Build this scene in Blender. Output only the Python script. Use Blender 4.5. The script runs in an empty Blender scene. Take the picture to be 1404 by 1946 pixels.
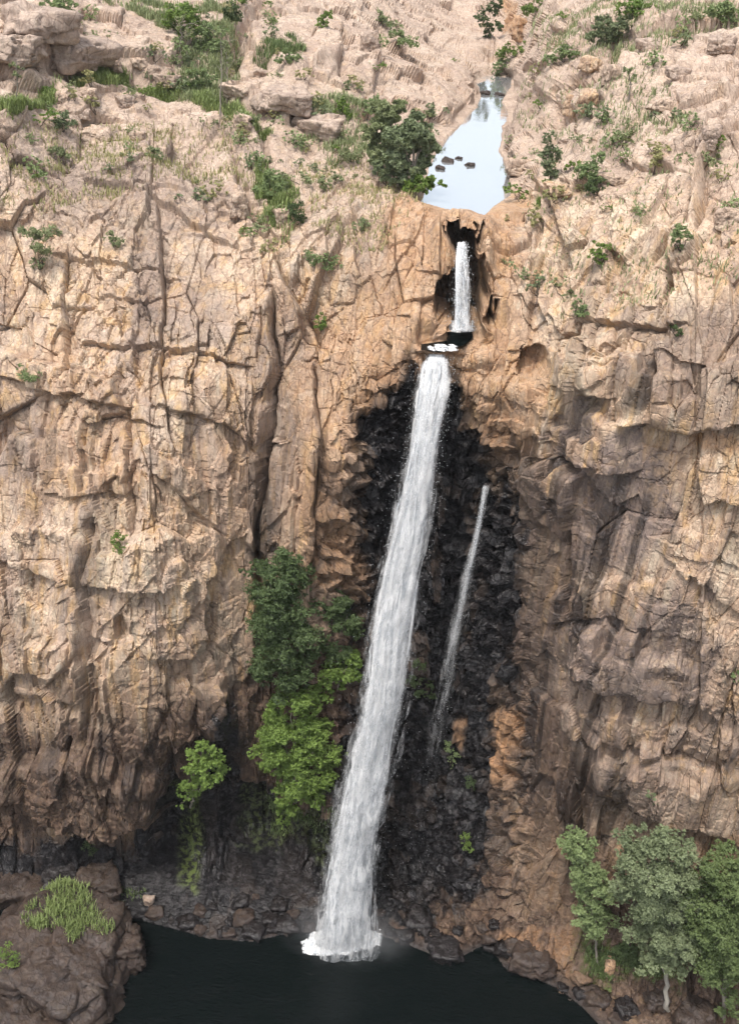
import bpy, math, time
import numpy as np
T0 = time.time()
S = bpy.context.scene
C = S.collection
rad = math.radians
f4 = np.float32

# ------------------------------------------------------------------ camera
CAM_H, PITCH, ROLL, FPX = 63.0, rad(32), rad(5), 2000.0
_f = np.array([0, math.cos(PITCH), -math.sin(PITCH)])
_u0 = np.array([0, math.sin(PITCH), math.cos(PITCH)])
_r0 = np.array([1.0, 0, 0])
_R = math.cos(ROLL)*_r0 + math.sin(ROLL)*_u0
_U = math.cos(ROLL)*_u0 - math.sin(ROLL)*_r0
cam_d = bpy.data.cameras.new('camera')
cam = bpy.data.objects.new('camera', cam_d)
C.objects.link(cam)
from mathutils import Matrix, Vector
m = Matrix(((_R[0], _U[0], -_f[0], 0), (_R[1], _U[1], -_f[1], 0), (_R[2], _U[2], -_f[2], CAM_H), (0, 0, 0, 1)))
cam.matrix_world = m
cam_d.sensor_fit = 'VERTICAL'
cam_d.sensor_height = 24
cam_d.lens = 24*FPX/1946
cam_d.clip_end = 8000
S.camera = cam

# ------------------------------------------------------------------ light
w = bpy.data.worlds.new('World'); S.world = w
w.use_nodes = True
nt = w.node_tree
bg = nt.nodes['Background']
sky = nt.nodes.new('ShaderNodeTexSky')
sky.sky_type = 'NISHITA'; sky.sun_disc = False
SUN_EL, SUN_AZ = rad(66), rad(212)      # azimuth clockwise from +Y
sky.sun_elevation = SUN_EL; sky.sun_rotation = SUN_AZ
sky.air_density = 1.0; sky.dust_density = 3.0; sky.ozone_density = 0.6
hs = nt.nodes.new('ShaderNodeHueSaturation'); hs.inputs['Saturation'].default_value = .35
nt.links.new(sky.outputs[0], hs.inputs['Color']); nt.links.new(hs.outputs[0], bg.inputs[0])
bg.inputs[1].default_value = 0.15
sl = bpy.data.lights.new('sun', 'SUN'); sl.energy = 1.9; sl.angle = rad(9); sl.color = (1, .94, .86)
so = bpy.data.objects.new('sun', sl); C.objects.link(so)
sd = Vector((math.sin(SUN_AZ)*math.cos(SUN_EL), math.cos(SUN_AZ)*math.cos(SUN_EL), math.sin(SUN_EL)))
so.rotation_euler = sd.to_track_quat('Z', 'Y').to_euler()
so.location = (0, 0, 150)
S.view_settings.view_transform = 'Standard'; S.view_settings.look = 'None'
S.view_settings.gamma = 1; S.view_settings.use_curve_mapping = False
S.view_settings.exposure = 0.8
HAZE = .0002
cy = S.cycles
cy.use_adaptive_sampling = True; cy.adaptive_threshold = .035; cy.volume_step_rate = 2
cy.max_bounces = 6; cy.diffuse_bounces = 3; cy.glossy_bounces = 3; cy.transmission_bounces = 3
cy.transparent_max_bounces = 40; cy.volume_bounces = 0
cy.caustics_reflective = False; cy.caustics_refractive = False

# ------------------------------------------------------------------ numpy noise
def rays(u, v):
    u = np.asarray(u, float); v = np.asarray(v, float)
    return _f + _R*((u-702)/FPX)[..., None] - _U*((v-973)/FPX)[..., None]
CAMP = np.array([0, 0, CAM_H])
def at(u, v, Y=None, z=None):
    d = rays(u, v)
    t = Y/d[..., 1] if Y is not None else (z-CAM_H)/d[..., 2]
    return CAMP + d*np.asarray(t)[..., None]

def hsh(ix, iy, iz, seed):
    with np.errstate(over='ignore'):
        h = ix.astype(np.uint32)*np.uint32(374761393) + iy.astype(np.uint32)*np.uint32(668265263) \
            + iz.astype(np.uint32)*np.uint32(2147483647) + np.uint32((seed*974634777) & 0xffffffff)
        h = (h ^ (h >> np.uint32(13)))*np.uint32(1274126177)
        h = (h ^ (h >> np.uint32(16)))*np.uint32(2246822519)
        h ^= (h >> np.uint32(15))
    return h
def h01(h): return (h & np.uint32(0xffffff)).astype(f4)*f4(1/16777216.)
def rehash(h, k):
    with np.errstate(over='ignore'):
        g = (h + np.uint32(k*2654435761 & 0xffffffff))*np.uint32(2246822519)
        g = (g ^ (g >> np.uint32(15)))*np.uint32(3266489917)
        return g ^ (g >> np.uint32(16))
def vnoise(p, seed=0):
    i = np.floor(p).astype(np.int32); f = (p-i).astype(f4); f = f*f*f*(f*(f*6-15)+10)
    r = 0
    for dx in (0, 1):
        wx = f[:, 0] if dx else 1-f[:, 0]
        for dy in (0, 1):
            wy = f[:, 1] if dy else 1-f[:, 1]
            for dz in (0, 1):
                wz = f[:, 2] if dz else 1-f[:, 2]
                r = r + wx*wy*wz*h01(hsh(i[:, 0]+dx, i[:, 1]+dy, i[:, 2]+dz, seed))
    return r*2-1
def fbm(p, octv=4, seed=0, gain=.5):
    a, s, r = 1.0, 0.0, 0
    for k in range(octv):
        r = r + a*vnoise(p*(2.03**k)+k*17.3, seed+k); s += a; a *= gain
    return r/s
def voro(p, seed=0, jit=.9):
    """nearest and second nearest distance, hash of the nearest cell, offset to its centre"""
    i = np.floor(p).astype(np.int32); f = (p-i).astype(f4)
    n = len(p); F1 = np.full(n, 9, f4); F2 = np.full(n, 9, f4)
    H = np.zeros(n, np.uint32); O = np.zeros((n, 3), f4)
    for dx in (-1, 0, 1):
        for dy in (-1, 0, 1):
            for dz in (-1, 0, 1):
                h = hsh(i[:, 0]+dx, i[:, 1]+dy, i[:, 2]+dz, seed)
                ox = dx+.5+jit*(h01(h)-.5)-f[:, 0]
                oy = dy+.5+jit*(h01(rehash(h, 1))-.5)-f[:, 1]
                oz = dz+.5+jit*(h01(rehash(h, 2))-.5)-f[:, 2]
                d = np.maximum(np.maximum(abs(ox), abs(oy)), abs(oz))*.6+.4*np.sqrt(ox*ox+oy*oy+oz*oz)
                c = d < F1
                F2 = np.where(c, F1, np.minimum(F2, d))
                F1 = np.where(c, d, F1); H = np.where(c, h, H)
                O[c, 0] = ox[c]; O[c, 1] = oy[c]; O[c, 2] = oz[c]
    return F1, F2, H, O
def sstep(a, b, x):
    t = np.clip((x-a)/(b-a), 0, 1); return t*t*(3-2*t)
def block_level(p, sc, seed, amp, tilt, crack, cw, jit=.9):
    q = p/np.array(sc, f4)
    F1, F2, H, O = voro(q, seed, jit)
    r0 = h01(rehash(H, 5))-.5
    t1 = h01(rehash(H, 6))-.5; t2 = h01(rehash(H, 7))-.5; t3 = h01(rehash(H, 8))-.5
    d = amp*r0*2 + tilt*2*(t1*O[:, 0]+t2*O[:, 1]+t3*O[:, 2])
    e = F2-F1
    d = d - crack*(1-sstep(0, cw, e))*np.clip(.55+1.3*vnoise(q*1.7, seed+50), 0, 1.3)
    return d, h01(rehash(H, 9)), e

# ------------------------------------------------------------------ materials
def mat(name):
    m = bpy.data.materials.new(name); m.use_nodes = True
    return m, m.node_tree, m.node_tree.nodes['Principled BSDF']
class N:
    def __init__(s, nt): s.nt = nt
    def new(s, t, **k):
        n = s.nt.nodes.new(t)
        for a, b in k.items(): setattr(n, a, b)
        return n
    def ln(s, a, b): s.nt.links.new(a, b)
    def put(s, sock, v):
        if hasattr(v, 'is_output'): s.ln(v, sock)
        else: sock.default_value = v
    def mix(s, fac, a, b, mode='MIX'):
        n = s.new('ShaderNodeMix', data_type='RGBA', blend_type=mode)
        s.put(n.inputs[0], fac)
        s.put(n.inputs[6], a if hasattr(a, 'is_output') else (*a, 1)); s.put(n.inputs[7], b if hasattr(b, 'is_output') else (*b, 1))
        return n.outputs[2]
    def math(s, op, a, b=0.0, c=None):
        n = s.new('ShaderNodeMath', operation=op)
        s.put(n.inputs[0], a); s.put(n.inputs[1], b)
        if c is not None: s.put(n.inputs[2], c)
        return n.outputs[0]
    def ramp(s, fac, a, b, lo=0., hi=1.):
        n = s.new('ShaderNodeMapRange', interpolation_type='SMOOTHSTEP')
        s.put(n.inputs[0], fac); n.inputs[1].default_value = a; n.inputs[2].default_value = b
        n.inputs[3].default_value = lo; n.inputs[4].default_value = hi
        return n.outputs[0]
    def coord(s, scale=(1, 1, 1)):
        t = s.new('ShaderNodeTexCoord'); mp = s.new('ShaderNodeMapping')
        mp.inputs['Scale'].default_value = scale; s.ln(t.outputs['Object'], mp.inputs[0]); return mp.outputs[0]
    def noise(s, scale, detail=5, rough=.55, co=None, dist=0.):
        n = s.new('ShaderNodeTexNoise'); n.inputs['Scale'].default_value = scale
        n.inputs['Detail'].default_value = detail; n.inputs['Roughness'].default_value = rough
        n.inputs['Distortion'].default_value = dist
        if co is None: co = s.coord()
        s.ln(co, n.inputs['Vector']); return n.outputs[0]
    def attr(s, name):
        n = s.new('ShaderNodeAttribute'); n.attribute_name = name
        x = s.new('ShaderNodeSeparateColor'); s.ln(n.outputs['Color'], x.inputs[0]); return x.outputs

def rock_material():
    m, nt, bs = mat('rock'); n = N(nt)
    A = n.attr('mask_a'); B = n.attr('mask_b'); K = n.attr('cells')
    co = n.coord()
    n1 = n.noise(.35, 6, .6, co, .4)
    n2 = n.noise(2.2, 7, .65, co)
    n3 = n.noise(9., 5, .6, co)
    st = n.noise(1.3, 5, .6, n.coord((1, 1, .13)), .25)
    st2 = n.noise(3.2, 4, .6, n.coord((1, 1, .08)), .2)
    # dry rock
    t = n.math('ADD', n.math('MULTIPLY', K[0], .35), n.math('MULTIPLY', K[1], .25))
    t = n.math('ADD', t, n.math('MULTIPLY', n.math('SUBTRACT', n1, .25), .95))
    t = n.math('ADD', t, n.math('MULTIPLY', n.math('SUBTRACT', n2, .5), .8))
    t = n.math('ADD', t, n.math('MULTIPLY', n.math('SUBTRACT', K[2], .5), .22))
    cr = n.new('ShaderNodeValToRGB'); n.ln(t, cr.inputs[0])
    e = cr.color_ramp.elements
    e[0].position = .18; e[0].color = (.33, .225, .155, 1)
    e[1].position = .95; e[1].color = (.66, .53, .38, 1)
    for pos, c in ((.38, (.455, .32, .225)), (.55, (.55, .405, .29)), (.74, (.62, .475, .345))):
        x = e.new(pos); x.color = (*c, 1)
    col = cr.outputs[0]
    # warm iron streaks running down
    col = n.mix(n.math('MULTIPLY', n.ramp(st, .5, .62), .6), col, (.56, .36, .17))
    st3 = n.noise(.9, 6, .65, n.coord((1.6, 1.6, .09)), .3)
    col = n.mix(n.math('MULTIPLY', n.ramp(st3, .55, .66), .6), col, (.30, .235, .20))
    col = n.mix(n.math('MULTIPLY', n.ramp(st3, .45, .36), .5), col, (.66, .56, .43))
    # grey / pale lichen
    col = n.mix(n.math('MULTIPLY', n.ramp(n.noise(.8, 6, .7, co), .56, .7), .5), col, (.40, .36, .30))
    col = n.mix(n.math('MULTIPLY', B[1], n.ramp(n2, .25, .6, .55, .95)), col, n.mix(n.math('ADD', n.math('MULTIPLY', K[1], .5), n.math('MULTIPLY', n1, .5)), (.36, .27, .22), (.61, .49, .405)))
    col = n.mix(n.math('MULTIPLY', A[2], n.ramp(n2, .35, .6, .6, 1.)), col, n.mix(K[1], (.10, .078, .074), (.25, .19, .165)))
    col = n.mix(n.math('MULTIPLY', B[0], n.ramp(n2, .3, .6, .75, 1.)), col, n.mix(st2, (.036, .025, .020), (.125, .075, .050)))  # brown rock, painted darker to hold the dim light low in the gorge
    col = n.mix(n.math('MULTIPLY', A[1], n.ramp(n2, .3, .62, .35, .95)), col, n.mix(st2, (.30, .15, .075), (.54, .33, .18)))
    # dark seepage streaks, everywhere but stronger where stained
    sk = n.ramp(n.math('ADD', st2, n.math('MULTIPLY', n1, .4)), .74, .86)
    col = n.mix(n.math('MULTIPLY', sk, .5), col, (.13, .095, .08))
    # fine grain
    gr = n.ramp(n3, .3, .7, .84, 1.1)
    col = n.mix(1.0, col, gr, 'MULTIPLY')
    col = n.mix(1.0, col, n.ramp(st2, .3, .7, .80, 1.14), 'MULTIPLY')
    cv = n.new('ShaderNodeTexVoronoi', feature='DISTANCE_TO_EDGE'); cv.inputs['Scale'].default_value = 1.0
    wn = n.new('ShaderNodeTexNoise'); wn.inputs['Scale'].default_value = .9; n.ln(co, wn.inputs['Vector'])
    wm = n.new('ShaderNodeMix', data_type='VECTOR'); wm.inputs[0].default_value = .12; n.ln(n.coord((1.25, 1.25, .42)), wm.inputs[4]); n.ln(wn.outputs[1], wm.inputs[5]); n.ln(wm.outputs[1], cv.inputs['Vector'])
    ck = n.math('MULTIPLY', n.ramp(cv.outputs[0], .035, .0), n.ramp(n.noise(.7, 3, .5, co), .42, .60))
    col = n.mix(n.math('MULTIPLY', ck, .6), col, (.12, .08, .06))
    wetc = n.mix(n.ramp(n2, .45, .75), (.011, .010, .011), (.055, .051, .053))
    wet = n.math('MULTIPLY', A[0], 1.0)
    col = n.mix(wet, col, wetc)  # mask holds wet rock plus shade painted into recesses
    col = n.mix(n.math('MULTIPLY', B[2], n.ramp(n2, .42, .6)), col, (.10, .13, .035))
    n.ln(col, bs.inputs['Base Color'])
    n.ln(n.ramp(wet, 0, 1, .92, .24), bs.inputs['Roughness'])
    bs.inputs['Specular IOR Level'].default_value = .35
    # bump
    vo = n.new('ShaderNodeTexVoronoi', feature='DISTANCE_TO_EDGE'); vo.inputs['Scale'].default_value = 1.9
    dco = n.new('ShaderNodeMix', data_type='VECTOR'); 
    n.ln(n.coord((1, 1, .55)), dco.inputs[4])
    nn = n.new('ShaderNodeTexNoise'); nn.inputs['Scale'].default_value = 1.4; n.ln(co, nn.inputs['Vector'])
    n.ln(nn.outputs[1], dco.inputs[5]); dco.inputs[0].default_value = .25
    n.ln(dco.outputs[1], vo.inputs['Vector'])
    hgt = n.math('ADD', n.math('MULTIPLY', n.ramp(vo.outputs[0], 0, .03), .035), n.math('MULTIPLY', n2, .11))
    hgt = n.math('ADD', hgt, n.math('MULTIPLY', n3, .035))
    hgt = n.math('ADD', hgt, n.math('MULTIPLY', st2, .08))
    bp = n.new('ShaderNodeBump'); bp.inputs['Strength'].default_value = .9; bp.inputs['Distance'].default_value = 1.0
    n.ln(hgt, bp.inputs['Height']); n.ln(bp.outputs[0], bs.inputs['Normal'])
    return m
ROCK = rock_material()

def leaf_material(name, c1, c2, rough=.6):
    m, nt, bs = mat(name); n = N(nt)
    a = n.new('ShaderNodeAttribute'); a.attribute_name = 'tint'
    col = n.mix(a.outputs['Fac'], c1, c2)
    n.ln(col, bs.inputs['Base Color']); bs.inputs['Roughness'].default_value = rough
    bs.inputs['Specular IOR Level'].default_value = .3
    tr = n.new('ShaderNodeBsdfTranslucent'); n.ln(n.mix(.35, col, (.30, .38, .10)), tr.inputs[0])
    mx = n.new('ShaderNodeMixShader'); mx.inputs[0].default_value = .22
    n.ln(bs.outputs[0], mx.inputs[1]); n.ln(tr.outputs[0], mx.inputs[2])
    n.ln(mx.outputs[0], nt.nodes['Material Output'].inputs[0])
    return m
LEAF = {
    'dark': leaf_material('leaf_dark_green', (.035, .060, .022), (.13, .18, .075)),
    'mid': leaf_material('leaf_mid_green', (.065, .10, .034), (.20, .26, .105)),
    'bright': leaf_material('leaf_bright_green', (.075, .13, .025), (.24, .34, .085)),
    'grey': leaf_material('leaf_grey_green', (.10, .13, .065), (.29, .34, .19)),
    'pale': leaf_material('leaf_pale_green', (.14, .17, .075), (.34, .38, .20)),
    'lawn': leaf_material('grass_green', (.13, .17, .05), (.31, .38, .15)),
    'soft': leaf_material('leaf_soft_green', (.11, .16, .06), (.33, .41, .19)),
    'straw': leaf_material('grass_straw', (.22, .21, .08), (.42, .40, .20)),
}
def simple(name, col, rough=.8, var=.3, sc=6.):
    m, nt, bs = mat(name); n = N(nt)
    c = n.mix(n.noise(sc, 5), tuple(x*(1-var) for x in col), tuple(x*(1+var) for x in col))
    n.ln(c, bs.inputs['Base Color']); bs.inputs['Roughness'].default_value = rough
    return m
BARK = simple('bark_grey', (.26, .23, .19)); BARK_P = simple('bark_pale', (.36, .33, .28)); BARK_D = simple('bark_dark', (.09, .07, .05))

# ------------------------------------------------------------------ object helpers
def raw(name, V, Fq, material, parent=None, attrs=None, smooth=False):
    me = bpy.data.meshes.new(name)
    V = np.asarray(V, f4); Fq = np.asarray(Fq, np.int32)
    nv, nf, k = len(V), len(Fq), Fq.shape[1]
    me.vertices.add(nv); me.vertices.foreach_set('co', V.ravel())
    me.loops.add(nf*k); me.loops.foreach_set('vertex_index', Fq.ravel())
    me.polygons.add(nf); me.polygons.foreach_set('loop_start', np.arange(0, nf*k, k, dtype=np.int32))
    if smooth: me.polygons.foreach_set('use_smooth', np.ones(nf, bool))
    else: me.polygons.foreach_set('use_smooth', np.zeros(nf, bool))
    me.update(calc_edges=True)
    if attrs:
        for an, arr in attrs.items():
            if arr.ndim == 2:
                at_ = me.attributes.new(an, 'FLOAT_COLOR', 'POINT')
                q = np.ones((nv, 4), f4); q[:, :arr.shape[1]] = arr; at_.data.foreach_set('color', q.ravel())
            else:
                at_ = me.attributes.new(an, 'FLOAT', 'POINT'); at_.data.foreach_set('value', arr.astype(f4))
    me.materials.append(material)
    o = bpy.data.objects.new(name, me); C.objects.link(o)
    if parent: o.parent = parent
    return o
def tag(o, label=None, cat=None, group=None, kind=None):
    if label: o['label'] = label
    if cat: o['category'] = cat
    if group: o['group'] = group
    if kind: o['kind'] = kind
    return o
def empty(name, loc):
    o = bpy.data.objects.new(name, None); o.location = tuple(float(x) for x in loc); o.empty_display_size = .3
    C.objects.link(o); return o

# ------------------------------------------------------------------ macro shape of the gorge
UC = [-220, 0, 350, 702, 880, 1050, 1404, 1620]
TAB = {   # photo row -> horizontal distance of the rock at the columns above
 -45: [70, 80, 96, 122, 165, 118, 90, 80],
 0:   [66, 75, 88, 111, 146, 105, 80, 72],
 100: [61, 68, 80, 91, 113, 88, 67, 62],
 200: [58, 63.5, 71, 76, 91, 75, 58.5, 54],
 300: [56.5, 61, 66, 68, 75, 66, 54, 50],
 400: [55.5, 58.8, 60.3, 60.3, 61, 58.5, 50.3, 47],
 500: [54.5, 56.6, 57, 56.6, 56, 55, 48, 45.5],
 600: [53.5, 55, 54.6, 54.6, 54.6, 52.6, 46.5, 44],
 700: [52.5, 53.6, 52.5, 53.2, 52.5, 50.8, 45.5, 43],
 850: [51.2, 52.1, 50.8, 52.4, 52.8, 49.8, 44.6, 42.3],
 1000:[50, 51, 49.8, 52.8, 53.4, 49.1, 43.9, 41.6],
 1200:[48.8, 49.8, 48.8, 52.6, 53.2, 48.4, 43.3, 41],
 1400:[47.8, 48.6, 48.1, 51.6, 52.3, 47.6, 42.9, 40.5],
 1600:[46.8, 48.2, 49.2, 50.2, 50.4, 46.6, 42.7, 40.2],
 1700:[45.9, 46.6, 47.6, 48.7, 48.6, 46.1, 42.4, 39.9],
 1780:[43.0, 43.8, 44.95, 46.2, 46.1, 45.2, 41.8, 39.4],
 1850:[41, 41.9, 43.0, 44.2, 44.6, 44.0, 41.3, 39],
 1946:[38, 38.9, 40, 41, 41.6, 41.9, 40.4, 38.2],
 2130:[34, 34.6, 35.5, 36.6, 37, 37.3, 37.5, 36.5],
}
CP = [(u, v, y) for v, row in TAB.items() for u, y in zip(UC, row)]
CP += [(490, 650, 54.2), (492, 850, 53.2), (492, 1000, 52.6), (490, 1150, 51.6), (470, 1300, 51), (420, 1450, 50.6),
       (590, 850, 51.3), (590, 1000, 51), (600, 1200, 51.2), (600, 1400, 51), (470, 1600, 51.2), (330, 1610, 50.3),
       (250, 1420, 47.5), (120, 1450, 47.9), (980, 850, 51.4), (990, 1000, 50.8), (985, 1200, 50.2), (975, 1400, 49.6), (940, 1600, 48.4),
       (800, 1000, 53.4), (800, 1200, 53.3), (800, 1400, 52.7), (780, 1600, 51.0), (800, 710, 52.2), (1180, 1000, 46.8), (1180, 1400, 45.2), (1150, 700, 48.2),
       (935, 141, 107.5), (935, 122, 111), (905, 110, 110), (965, 112, 110), (935, 60, 126), (875, 140, 98), (995, 140, 96), (830, 330, 69.8), (780, 300, 69), (960, 380, 63), (1000, 300, 68.5), (830, 200, 86), (640, 330, 66), (500, 300, 65.5)]
CP = np.array(CP, float)
def tps_fit(P, val, lam=1e-4):
    X = P/1000.; d = np.sqrt(((X[:, None]-X[None])**2).sum(-1)); K = np.where(d > 0, d*d*np.log(d+1e-12), 0)+lam*np.eye(len(X))
    Q = np.c_[np.ones(len(X)), X]; M = np.block([[K, Q], [Q.T, np.zeros((3, 3))]])
    s = np.linalg.solve(M, np.r_[val, 0, 0, 0]); return X, s
def _push(u, v, y):
    if v < 640 or v > 1650: return y
    k = min(1, (v-640)/160)*min(1, (1650-v)/160)
    return y+k*(1.5*math.exp(-((u-850)/110)**2)-.9*math.exp(-((u-1230)/170)**2)-.8*math.exp(-((u-330)/190)**2)-.5*math.exp(-((u-595)/45)**2))
CP[:, 2] = [_push(*c) for c in CP]
_X, _s = tps_fit(CP[:, :2], np.log(CP[:, 2]))
def tps(u, v):
    Z = np.c_[np.ravel(u), np.ravel(v)]/1000.
    d = np.sqrt(((Z[:, None]-_X[None])**2).sum(-1)); K = d*d*np.log(d+1e-12)
    return np.exp(K@_s[:-3] + _s[-3] + Z@_s[-2:]).reshape(np.shape(u))

STEP = 1.9
us = np.arange(-330, 1790, STEP); vs = np.arange(-42, 2120, STEP)
NU, NV = len(us), len(vs)
cu = np.arange(-340, 1810, 12.); cv = np.arange(-54, 2140, 12.)
CU, CV = np.meshgrid(cu, cv); YC = tps(CU, CV)
def bil(A, u, v):
    x = (u-cu[0])/12.; y = (v-cv[0])/12.
    i = np.clip(x.astype(int), 0, len(cu)-2); j = np.clip(y.astype(int), 0, len(cv)-2); a = x-i; b = y-j
    return (A[j, i]*(1-a)+A[j, i+1]*a)*(1-b)+(A[j+1, i]*(1-a)+A[j+1, i+1]*a)*b
Ug, Vg = np.meshgrid(us, vs)
U1 = Ug.ravel(); V1 = Vg.ravel()
Y = bil(YC, U1, V1)

def poly_sd(P, u, v):
    """signed distance in photo pixels, positive inside"""
    P = np.array(P, float); d = np.full(len(u), 1e9); ins = np.zeros(len(u), bool)
    for a, b in zip(P, np.roll(P, -1, 0)):
        e = b-a; wx = u-a[0]; wy = v-a[1]; t = np.clip((wx*e[0]+wy*e[1])/(e@e), 0, 1)
        d = np.minimum(d, (wx-e[0]*t)**2+(wy-e[1]*t)**2)
        c = ((a[1] > v) != (b[1] > v)) & (u < (b[0]-a[0])*(v-a[1])/((b[1]-a[1]) or 1e-9)+a[0]); ins ^= c
    d = np.sqrt(d); return np.where(ins, d, -d)
def region(P, soft, wob=0, cell=0, vert=0):
    """soft mask of a polygon; edge wobbled by noise and by rock cells so that stains follow blocks"""
    P = np.array(P, float); mg = soft*3+60
    r = np.zeros(len(U1), f4)
    k = (U1 > P[:, 0].min()-mg) & (U1 < P[:, 0].max()+mg) & (V1 > P[:, 1].min()-mg) & (V1 < P[:, 1].max()+mg)
    s = poly_sd(P, U1[k], V1[k]) + wob*NZ[k] + cell*(CELLR[k]-.5) + vert*NZV[k]
    r[k] = sstep(-soft, soft, s); return r

# pools: terrain lies on a plane just under the water
ZP_UP, ZP_MID, ZP_LOW = 45.8, 40.75, 0.0
POOL_UP = [(798, 388), (840, 400), (880, 408), (922, 418), (934, 398), (968, 376), (964, 330), (950, 290), (955, 250), (962, 215), (952, 195), (968, 165), (966, 150),
           (938, 148), (905, 160), (914, 185), (905, 205), (880, 232), (855, 258), (835, 282), (815, 320), (812, 350)]
POOL_LOW = [(-400, 1690), (0, 1700), (180, 1725), (275, 1752), (400, 1785), (480, 1790), (560, 1772), (640, 1775), (720, 1776), (800, 1803), (860, 1822), (925, 1795),
            (960, 1838), (1060, 1880), (1105, 1915), (1150, 1960), (1230, 2060), (1300, 2300), (-400, 2300)]
POOL_MID = [(846, 622), (893, 622), (898, 640), (880, 655), (838, 668), (800, 664), (800, 655), (850, 648)]
r_ = rays(U1, V1)
sd_up = poly_sd(POOL_UP, U1, V1); sd_low = poly_sd(POOL_LOW, U1, V1); sd_mid = poly_sd(POOL_MID, U1, V1)
def flat(Y, sd, z, out):
    with np.errstate(divide='ignore', invalid='ignore'):
        Yp = np.where(r_[:, 2] < -1e-3, (z-CAM_H)/r_[:, 2]*r_[:, 1], 200)
    k = sstep(-out, 0, sd); return Y*(1-k)+np.clip(Yp, 20, 200)*k
Y = flat(Y, sd_up, ZP_UP-.05, 26); Y = flat(Y, sd_mid, ZP_MID-.05, 12); Y = flat(Y, sd_low, -.05, 30)
P0 = at(U1, V1, Y=Y)
G = P0.reshape(NV, NU, 3)
def normals(G, k=9):
    du = np.zeros_like(G); dv = np.zeros_like(G)
    du[:, k:-k] = G[:, 2*k:]-G[:, :-2*k]; du[:, :k] = du[:, k:k+1]; du[:, -k:] = du[:, -k-1:-k]
    dv[k:-k] = G[2*k:]-G[:-2*k]; dv[:k] = dv[k:k+1]; dv[-k:] = dv[-k-1:-k]
    n = np.cross(dv, du); n /= np.linalg.norm(n, axis=-1, keepdims=True)+1e-9
    return n
NRM = normals(G).reshape(-1, 3)
NRM[NRM[:, 1] > 0.2] *= -1
P32 = P0.astype(f4)
wob = np.stack([fbm(P32/4.5, 2, 11), fbm(P32/4.5, 2, 21), fbm(P32/4.5, 2, 31)], 1)*.6
Q = P32+wob*.22
Q[:, 0] += Q[:, 2]*.05                       # joints lean slightly
NZ = (fbm(P32/2.2, 5, 77)*26).astype(f4)
# block levels
b1, c1, e1 = block_level(Q, (4.6, 6, 9.5), 3, .60, .85, .30, .018)
b2, c2, e2 = block_level(Q, (1.7, 2.6, 3.9), 5, .27, .50, .16, .03)
b3, c3, e3 = block_level(Q, (.62, 1.1, 1.5), 7, .10, .22, .06, .05)
b4, c4, e4 = block_level(Q, (.27, .4, .55), 9, .035, .08, .02, .15)
bV, cV, eV = block_level(Q, (.95, 3, 8), 31, .15, .26, .10, .03)
bH, cH, eH = block_level(Q+wob, (6, 6, 1.25), 33, .16, .10, .05, .04)
bD, cD, eD = block_level(Q@np.array([(.8, 0, .6), (0, 1, 0), (-.6, 0, .8)], f4), (1.1, 3, 5), 35, .12, .25, .08, .03)
bB, cB, eB = block_level(Q+wob, (4.2, 4.6, 2.4), 37, .45, .85, .45, .035)
bC, cC, eC = block_level(Q+wob, (1.4, 1.5, .9), 39, .14, .32, .16, .05)
mV = sstep(-.2, .3, fbm(P32/7, 2, 101)); mH = sstep(-.15, .35, fbm(P32/6, 2, 103)); mD = sstep(.0, .35, fbm(P32/8, 2, 107))
NZV = (fbm((P32*np.array((.75, .75, .045), f4)).astype(f4), 4, 79)*60).astype(f4)
SM = sstep(-.15, .35, fbm(P32/np.array((3.5, 3.5, 6), f4), 3, 91)+.25*(c2-.5))     # 0 smooth slab .. 1 broken
CELLR = (c2*70+c3*40).astype(f4)-30
wall_wet = [(800, 712), (770, 740), (722, 800), (696, 900), (680, 1000), (690, 1120), (700, 1300), (640, 1480), (560, 1560), (470, 1500), (420, 1330), (400, 1480), (330, 1480), (300, 1600), (160, 1590), (60, 1610),
            (-60, 1640), (-60, 1760), (280, 1780), (700, 1800), (820, 1780), (850, 1700), (920, 1690), (925, 1500), (930, 1350), (965, 1240), (975, 1100), (970, 960), (935, 880), (895, 800), (860, 735), (850, 715)]
WET = region(wall_wet, 26, .9, .6, .8)
RUG = WET                                             # shattered black rock
SHALE = region([(700, 700), (600, 1000), (600, 1800), (1000, 1800), (1000, 1000), (900, 690)], 30, .5)
up = sstep(470, 300, V1-.12*(U1-700)) if False else sstep(0, 1, (440-V1+.0*U1)/160)
BOULD = up.astype(f4)
br, cr_, er = block_level(Q+wob*.8, (1.0, 1.0, .8), 15, .22, .45, .16, .12)
# rounded boulders on the high ground
F1, F2, Hh, Oo = voro((P32+wob*.8)/np.array((3.2, 3.2, 2.4), f4), 41)
dome = .9*np.sqrt(np.clip(1-(F1/.62)**2, 0, 1))-.45-.35*(1-sstep(0, .1, F2-F1)) + (h01(rehash(Hh, 3))-.5)*.9
F1b, F2b, Hb, _ = voro((P32+wob*.5)/np.array((1.1, 1.2, .9), f4), 43)
dome2 = .24*np.sqrt(np.clip(1-(F1b/.62)**2, 0, 1))-.12-.12*(1-sstep(0, .12, F2b-F1b))
macro = fbm(P32/np.array((9, 9, 14), f4), 3, 51)*1.3
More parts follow.
